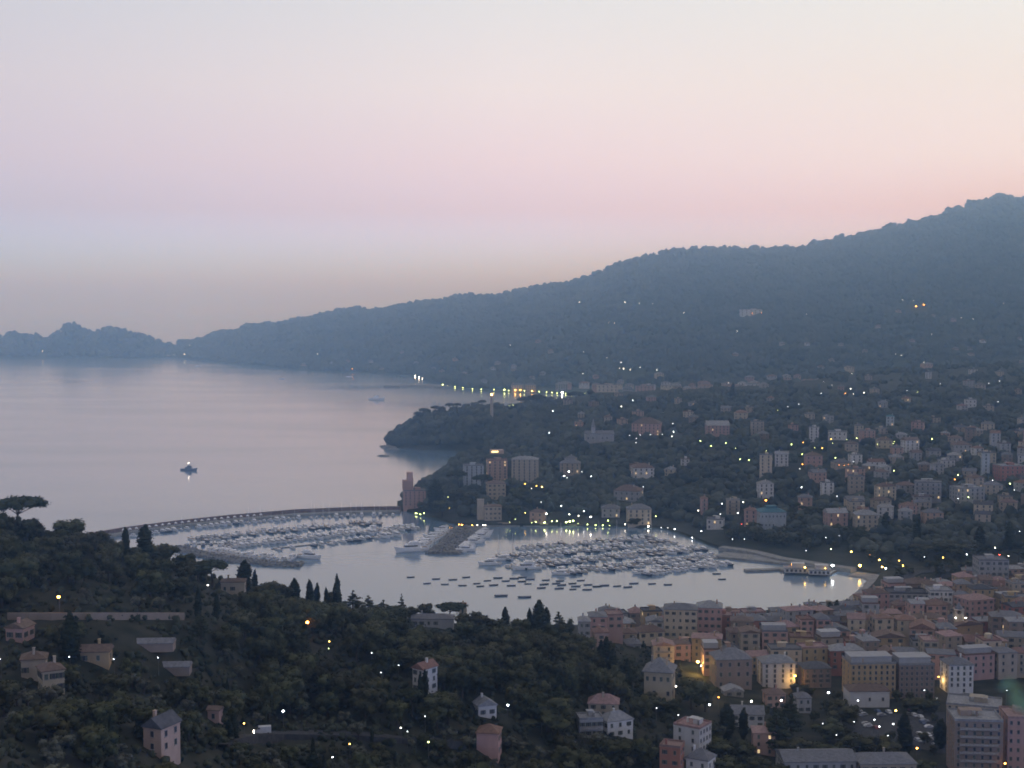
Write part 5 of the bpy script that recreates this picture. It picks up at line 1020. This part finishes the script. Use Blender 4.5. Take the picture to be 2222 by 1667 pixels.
for i in range(900):                      # the leafy quarter behind the beach promenade
    px = rnd.uniform(1885, 2300); Y = rnd.uniform(955, 1165); z = 2.5; P = Vector((xof(px, Y, z), Y, z))
    if cnt3 >= 110: break
    if any((P.x - x) ** 2 + (P.y - y) ** 2 < 30 for x, y in TP): continue
    hh_ = rnd.uniform(6, 10)
    while hh_ > 3.4 and blocked(P.x, P.y, P.z, .8, hh_): hh_ -= .9
    if hh_ < 3.4 or (Y < 1035 and px < 1945): continue
    tree(rnd.choice(['broadleaf_tree', 'broadleaf_tree', 'umbrella_pine']), P, hh_, hh_ * rnd.uniform(1.0, 1.3), zone='m', group='trees behind the beach promenade', desc='dark leafy town tree', nm='town_tree'); TP.append((P.x, P.y)); cnt3 += 1
cnt2 = 0; tries = 0
while cnt2 < 26 and tries < 3000:         # street trees in the lower town
    tries += 1; px = rnd.uniform(1490, 2060); P = Vector(N_.at(px, rnd.uniform(2.0, 3.15))[0])
    if any((P.x - x) ** 2 + (P.y - y) ** 2 < 25 for x, y in TP) or blocked(P.x, P.y, P.z, 3, 6): continue
    tree('broadleaf_tree', P, rnd.uniform(4.5, 7), None, zone='t', group='trees among the town houses'); TP.append((P.x, P.y)); cnt2 += 1
# park of pines behind the beach, the headland's pines, cypresses on the slopes
for i in range(80):
    px = rnd.uniform(1535, 1900); P = Vector(D_.at(px, 2.1 + .75 * rnd.random() ** 1.6)[0]); hh_ = rnd.uniform(8, 13)
    while hh_ > 4 and blocked(P.x, P.y, P.z, hh_ * .5, hh_): hh_ -= 1
    if hh_ <= 4: continue
    tree(rnd.choice(['umbrella_pine', 'broadleaf_tree', 'broadleaf_tree']), P, hh_, hh_ * rnd.uniform(1.0, 1.35), zone='m', group='trees of the waterfront park', desc='broad dark park tree', nm='park_tree')
for kind, px, top, base, w, lb in [('cypress', 945, 1040, 1110, 32, 'dark pointed tree beside the stepped apartment block'), ('broadleaf_tree', 918, 1088, 1112, 34, None), ('umbrella_pine', 995, 1022, 1065, 46, 'umbrella pine leaning out over the water near the bluish white tower'), ('broadleaf_tree', 990, 1060, 1098, 44, None), ('broadleaf_tree', 1020, 1062, 1110, 44, None), ('umbrella_pine', 1048, 1030, 1072, 44, None), ('broadleaf_tree', 1100, 1040, 1075, 40, None), ('broadleaf_tree', 1130, 1056, 1100, 60, None), ('broadleaf_tree', 960, 1082, 1122, 50, None), ('broadleaf_tree', 1110, 1092, 1130, 50, None), ('broadleaf_tree', 1376, 1122, 1142, 34, None), ('cypress', 1744, 922, 965, 14, 'cypress to the left of the narrow white tower house'), ('cypress', 1786, 922, 968, 16, 'cypress to the right of the narrow white tower house'), ('cypress', 1922, 1110, 1165, 16, None), ('cypress', 1990, 1120, 1180, 18, None), ('cypress', 2190, 1130, 1195, 22, 'big dark cypress by the red traffic light'), ('cypress', 2125, 1140, 1195, 24, None), ('cypress', 1590, 830, 862, 10, None), ('umbrella_pine', 1250, 850, 885, 40, None), ('umbrella_pine', 1140, 862, 892, 40, None), ('umbrella_pine', 1165, 856, 890, 44, None), ('broadleaf_tree', 2050, 1170, 1205, 60, None), ('broadleaf_tree', 2090, 1175, 1210, 60, None), ('broadleaf_tree', 2000, 1180, 1210, 60, None)]:
    tpx(D_, kind, px, top, base, w, lb, zone='m', group='trees behind the harbour')
for i in range(24):
    px = rnd.uniform(1960, 2240); P = Vector(D_.at(px, rnd.uniform(1.6, 2.9))[0])
    if not blocked(P.x, P.y, P.z, 4, 9): tree('broadleaf_tree', P, rnd.uniform(7, 10), None, zone='m', group='trees behind the harbour')
for px, t, h, kind in [(880, 2.3, 11, 'cypress'), (906, 2.75, 17, 'umbrella_pine'), (918, 2.9, 18, 'umbrella_pine'), (896, 2.5, 13, 'broadleaf_tree'), (945, 3.0, 15, 'umbrella_pine'), (958, 2.9, 15, 'umbrella_pine'), (976, 3.0, 15, 'umbrella_pine'), (992, 3.0, 14, 'umbrella_pine'), (1012, 3.0, 13, 'broadleaf_tree'), (1030, 3.0, 14, 'broadleaf_tree'), (1048, 3.0, 15, 'umbrella_pine'), (930, 3.0, 12, 'broadleaf_tree'), (888, 2.8, 10, 'broadleaf_tree')]:
    P = Vector(HEAD.at(px, t)[0]); tree(kind, P, h, None, zone='m', group='pines of the small headland')
# ------------------------------------------------------------------ woods seen as one mass
def wood(name, land, px0, px1, t0, t1, n, r0, r1, mat, label, sub=1, edge=None, zmin=2.5, jit=.3):
    g = np.random.default_rng(len(name) * 7 + n)
    px = g.uniform(px0, px1, n * 3); t = g.uniform(t0, t1, n * 3); P = land.at(px, t)
    dx = np.abs(P[:, 1]) ; wgt = dx / dx.max()
    k = (P[:, 2] > zmin) & (g.random(len(px)) < wgt); P = P[k]
    r = g.uniform(r0, r1, len(P)) * g.choice([.75, 1, 1, 1.25], len(P))
    if BOX: 
        bad = np.zeros(len(P), bool)
        for a in range(0, len(P), 4000): bad[a:a + 4000] = blocked_v(P[a:a + 4000], r1 * .9, r1 * 1.9)
        P, r = P[~bad], r[~bad]
    P, r = P[:n], r[:n]
    iv, if_ = ICO[sub]; m_ = len(P)
    V = iv[None] * (1 + g.uniform(-jit, jit * .6, (m_, len(iv), 1))) * (r[:, None, None] * np.array([1, 1, .95]) * g.uniform(.85, 1.2, (m_, 1, 3)))
    V = V + P[:, None] + np.array([0, 0, .75]) * r[:, None, None]
    Fc = if_[None] + (np.arange(m_) * len(iv))[:, None, None]
    o = link(name, npmesh(name, V.reshape(-1, 3), Fc.reshape(-1, 3), [mat], False)); tag(o, label, None, None, 'stuff'); print(name, m_); return o
wood('mountain_forest', FAR, 388, 2500, .95, 3.9, 34000, 5.5, 9.5, M['canopy_far'], 'continuous forest over the long hazy mountain')
g_ = np.random.default_rng(5)
wood('ridge_forest', FAR, 388, 2400, 3.88, 4.03, 2600, 6, 12, M['canopy_far'], 'ragged line of trees along the mountain ridge', 2)
wood('far_headland_forest', ISLE, -700, 403, 1.0, 3.05, 3600, 6, 12, M['canopy_far'], 'forest covering the far lumpy headland', 2, jit=.35)
wood('harbour_woods', MID, 880, 2500, 2.15, 6.3, 12500, 2.8, 5.2, M['wood'], 'woods and gardens covering the low hills behind the marina', 2)
wood('headland_woods', HEAD, 842, 1200, 1.25, 3.4, 1500, 3.2, 6.0, M['wood'], 'dense evergreen wood covering the small headland', 2)
M['underbrush'] = noisemat('underbrush', (.022, .028, .017), (.075, .08, .05), .06, .9, detail=8, spec=.1)
ug = np.random.default_rng(9)            # bushes between the near trees
wood('undergrowth', NEAR, -300, 1480, 1.2, 4.98, 7000, .45, 1.3, M['underbrush'], 'bushes and undergrowth between the trees of the near slope', 2, jit=.55)
print('trees', TN)
# ------------------------------------------------------------------ road, wall, cars, van, twig
def on_ground(land, px, py, dz=.0):
    P = land.place(px, py); P.z += dz; return P
rp = [on_ground(N_, x, y) for x, y in [(470, 1622), (505, 1608), (540, 1600), (600, 1597), (680, 1596), (760, 1598), (840, 1602), (920, 1606), (1000, 1612)]]
b = MB(); V = []
for i, p in enumerate(rp):
    a, c = rp[max(0, i - 1)], rp[min(len(rp) - 1, i + 1)]; t = (c - a); t.z = 0; t.normalize(); nn = Vector((-t.y, t.x, 0)); z = p.z + .9
    for off, dz in ((-3.4, -3), (-3.4, .12), (-3.2, .12), (-3.2, 0), (3.2, 0), (3.2, .12), (3.4, .12), (3.4, -3)): V.append(p + nn * off + Vector((0, 0, z + dz - p.z)))
Fs = [(i * 8 + k, i * 8 + k + 1, (i + 1) * 8 + k + 1, (i + 1) * 8 + k) for i in range(len(rp) - 1) for k in range(7)]
tag(b.add(V, Fs).build('road', M['asphalt']), 'narrow road crossing the slope, with low kerbs', kind='structure')
wp = [on_ground(N_, x, 1346) for x in range(16, 424, 24)]; b = MB()
zt = max(p.z for p in wp); V = []
for i, p in enumerate(wp):
    z = zat(1330, p.y); V += [(p.x, p.y - .4, p.z - 3), (p.x, p.y - .1, z), (p.x, p.y + .5, z), (p.x, p.y + .8, p.z - 3)]
Fs = [(i * 4 + k, (i + 1) * 4 + k, (i + 1) * 4 + k + 1, i * 4 + k + 1) for i in range(len(wp) - 1) for k in range(3)]
tag(b.add(V, Fs).build('retaining_wall', WALL['brown']), 'long brownish retaining wall running across the slope under the ridge', 'wall')
def car_parts(rt, L, W, Hh, body, van=False):
    v = [(-W / 2, 0), (W / 2, 0)]
    prof = [(-L / 2, .35), (-L / 2, .75), (-L * .28, .95), (-L * .14, Hh), (L * .3, Hh), (L / 2 - .15, .95), (L / 2, .8), (L / 2, .35)] if not van else [(-L / 2, .4), (-L / 2, 1.0), (-L * .36, 1.25), (-L * .24, Hh), (L / 2 - .05, Hh), (L / 2, .4)]
    n = len(prof); V = [(-W / 2, y, z) for y, z in prof] + [(W / 2, y, z) for y, z in prof]
    MB().add(V, [tuple(range(n)), tuple(range(n, 2 * n))[::-1]] + [(i, i + n, (i + 1) % n + n, (i + 1) % n) for i in range(n)]).build('body', body, rt)
    y0, y1 = (-L * .36, -L * .24) if van else (-L * .28, -L * .14)
    zz0 = 1.28 if van else .98
    MB().add([(-W * .44, y0 - .03, zz0), (W * .44, y0 - .03, zz0), (W * .42, y1 - .05, Hh - .08), (-W * .42, y1 - .05, Hh - .08)], [(0, 1, 2, 3)]).build('windscreen', M['glass'], rt)
    q = MB()
    for sx in (-1, 1): q.box((sx * (W / 2 + .004), L * (.06 if not van else -.22), Hh * .82), (.03, L * (.36 if not van else .12), Hh * .22))
    q.build('side_window', M['glass'], rt)
    for sx in (-1, 1):
        for sy in (-.32, .32): MB().tube([(sx * (W / 2 - .12), L * sy, .33), (sx * (W / 2 + .04), L * sy, .33)], [.33, .33], 10).build('wheel', M['metal'], rt)
CB = [noisemat('car_paint_' + n, tuple(.8 * x for x in c), c, .4, .35, spec=.5) for n, c in (('white', (.6, .6, .62)), ('silver', (.34, .35, .37)), ('grey', (.12, .12, .13)), ('blue', (.05, .08, .16)), ('red', (.2, .03, .03)))]
P = on_ground(N_, 571, 1600); rx = [p.x for p in rp]; P.y = float(np.interp(P.x, rx, [p.y for p in rp])) - .8; P.z = float(np.interp(P.x, rx, [p.z for p in rp])) + 1.15
vr = empty('van', P, R(-78)); tag(vr, 'white delivery van with headlights on, driving along the narrow road', 'van'); car_parts(vr, 5.6, 2.1, 2.5, CB[0], True)
for sx in (-1, 1): MB().ico((sx * .78, -2.9, .85), (.26, .2, .24), 0, 1).build('headlight', emis('headlight', (1, .9, .7), 40), vr)
PC = [];
for i in range(5):
    rt = empty('parked_car', (0, 0, -60)); car_parts(rt, 4.3, 1.75, 1.45, CB[i]); PC.append(rt); regkids(rt)
CN = ('white', 'silver', 'dark grey', 'dark blue', 'red'); used = set(); nc = 0
for i, (x, y) in enumerate([(280, 350), (300, 355), (405, 330), (420, 375), (465, 370), (620, 330), (665, 370), (745, 345), (1000, 320), (1020, 375), (1075, 330), (1080, 390), (940, 365), (1130, 440), (1110, 460), (500, 470), (520, 490), (600, 510), (1170, 590), (1240, 590), (1275, 570), (1220, 640), (1245, 700), (1300, 705), (1060, 650), (1080, 580), (860, 545), (1180, 500)]):
    px, py = 1780 + x * .2, 1480 + y * .2; Pp = on_ground(N_, px, py, .02); k = (0, 1, 0, 2, 1, 3, 1, 0, 4)[i % 9]
    o = PC[k] if k not in used else copy_tree(PC[k]); used.add(k); o.location = Pp; o.rotation_euler = (0, 0, R(rnd.choice([-80, 100, 12, -168]) + rnd.uniform(-5, 5))); tag(o, None, 'car', 'cars parked at the edge of the town'); TODO.append((o, CN[k] + ' parked car', px, py, 't')); nc += 1
for i, p_ in enumerate(PC):
    if i not in used: bpy.data.objects.remove(p_)
car_lot = [on_ground(N_, x, y, .06) for x, y in [(1838, 1555), (2050, 1548), (2058, 1640), (1850, 1600)]]
b = MB(); g2 = 8
for i in range(g2 + 1):
    for j in range(g2 + 1):
        u, v = i / g2, j / g2; p = car_lot[0].lerp(car_lot[1], u).lerp(car_lot[3].lerp(car_lot[2], u), v); b.v.append((p.x, p.y, float(p.z) + .25))
for i in range(g2):
    for j in range(g2): a = i * (g2 + 1) + j; b.f.append((a, a + g2 + 1, a + g2 + 2, a + 1)); b.m.append(0)
tag(b.build('car_park', M['asphalt']), 'dark asphalt car park between town houses and trees', kind='structure')
# a leafy twig hanging into view close to the camera
tw = empty('leafy_twig', (0, 0, 0)); tag(tw, 'blurred bright green leaves of a twig very close to the viewer', 'twig')
mleaf, ntl, bl = newmat('fresh_leaf'); nzl = nd(ntl, 'ShaderNodeTexNoise', i_Scale=60.0); rl_ = nd(ntl, 'ShaderNodeValToRGB'); rl_.color_ramp.elements[0].color = (.06, .075, .012, 1); rl_.color_ramp.elements[1].color = (.10, .115, .02, 1)
ntl.links.new(nzl.outputs['Fac'], rl_.inputs[0]); ntl.links.new(rl_.outputs[0], bl.inputs['Base Color']); bl.inputs['Roughness'].default_value = .5
yc = lambda px, py, Y: Vector((xof(px, Y, zat(py, Y)), Y, zat(py, Y)))
MB().tube([yc(2420, 1640, 1.02), yc(2300, 1560, 1.05), yc(2215, 1500, 1.1), yc(2175, 1478, 1.12)], [.0022, .0018, .0012, .0008], 6).build('stem', M['bark'], tw)
for px, py, a, s in [(2212, 1516, 1.9, .014), (2184, 1484, .4, .008), (2236, 1530, 1.4, .012)]:
    c = yc(px, py, 1.1); b = MB(); u = Vector((math.cos(a), .2, math.sin(a))).normalized(); w_ = u.cross(Vector((0, 1, .5))).normalized(); nn = u.cross(w_)
    pts = [(0, 0), (.25, .32), (.55, .36), (.85, .2), (1.1, 0), (.85, -.2), (.55, -.36), (.25, -.32)]
    up = [c + u * (x - .5) * s * 1.6 + w_ * y * s * 1.5 + nn * (.0002 + .002 * abs(y)) for x, y in pts]; dn = [p - nn * .0005 for p in up]
    b.add(up + dn, [tuple(range(8)), tuple(range(8, 16))[::-1]] + [(i, (i + 1) % 8, (i + 1) % 8 + 8, i + 8) for i in range(8)]).build('leaf', mleaf, tw)
# ------------------------------------------------------------------ labels that single things out among their neighbours
ORD = ['nearest', 'second', 'third', 'fourth', 'fifth', 'sixth', 'seventh', 'eighth', 'ninth', 'tenth', 'eleventh', 'twelfth', 'thirteenth', 'fourteenth', 'fifteenth', 'sixteenth', 'seventeenth', 'eighteenth', 'nineteenth', 'twentieth']
for z_, extra in {'n': [('the umbrella pine on the ridge', 34, 1110), ('the white van', 570, 1592), ('the tallest cypress clump', 1171, 1340), ('the broad blunt cypress', 315, 1170), ('the flat umbrella pine', 974, 1325), ('the row of cypresses', 690, 1290), ('the stout roadside cypress', 508, 1580), ('the thick cypress at the wall', 153, 1380), ('the big round tree', 1190, 1545)],
                  't': [('the glaring yellow lamp', 1514, 1436), ('the huge dark conifer', 1684, 1580), ('the car park', 1940, 1580), ('the twin palms', 1808, 1305)],
                  'm': [('the red traffic light', 2168, 1204), ('the headland tip', 850, 960), ('the umbrella pine on the point', 995, 1035)],
                  'f': [('the far jetty', 900, 838), ('the bright far lamp', 1220, 852), ('the mountain summit', 2180, 430), ('the long point', 420, 770), ('the far bay', 1500, 820), ('the twin orange mountain lamps', 1995, 665)]}.items():
    LMK += [(a, b_, c_, z_) for a, b_, c_ in extra]
from collections import defaultdict
bins = defaultdict(list)
for o, d, px, py, z_ in TODO:
    best = min((l for l in LMK if l[3] == z_), key=lambda l: (l[1] - px) ** 2 + ((l[2] - py) * 1.6) ** 2)
    dx, dy = px - best[1], (py - best[2]) * 1.6
    rel = ('right of' if dx > 0 else 'left of') if abs(dx) > abs(dy) else ('below' if dy > 0 else 'above')
    bins[(d, best[0], rel)].append((dx * dx + dy * dy, o))
seen = set()
for (d, ref, rel), L in bins.items():
    L.sort(key=lambda q: q[0])
    for i, (_, o) in enumerate(L):
        o_ = ORD[i] if i < len(ORD) else 'outermost'
        lb = f'{d}, {rel} {ref}' if len(L) == 1 else f'{d}, {o_} {rel} {ref}'
        if len(lb.split()) > 16: lb = lb.replace(' with ', ' ').replace('hipped ', '')
        if lb.lower() in seen: lb = lb.replace(', ', ' a little ', 1)
        seen.add(lb.lower()); o['label'] = lb
for o in bpy.data.objects:
    if o.parent is None and o.get('label') and len(o['label'].split()) > 16: print('LONG', o['label'])
print('WINDOWS', NWIN[0], 'OBJECTS', len(bpy.data.objects))
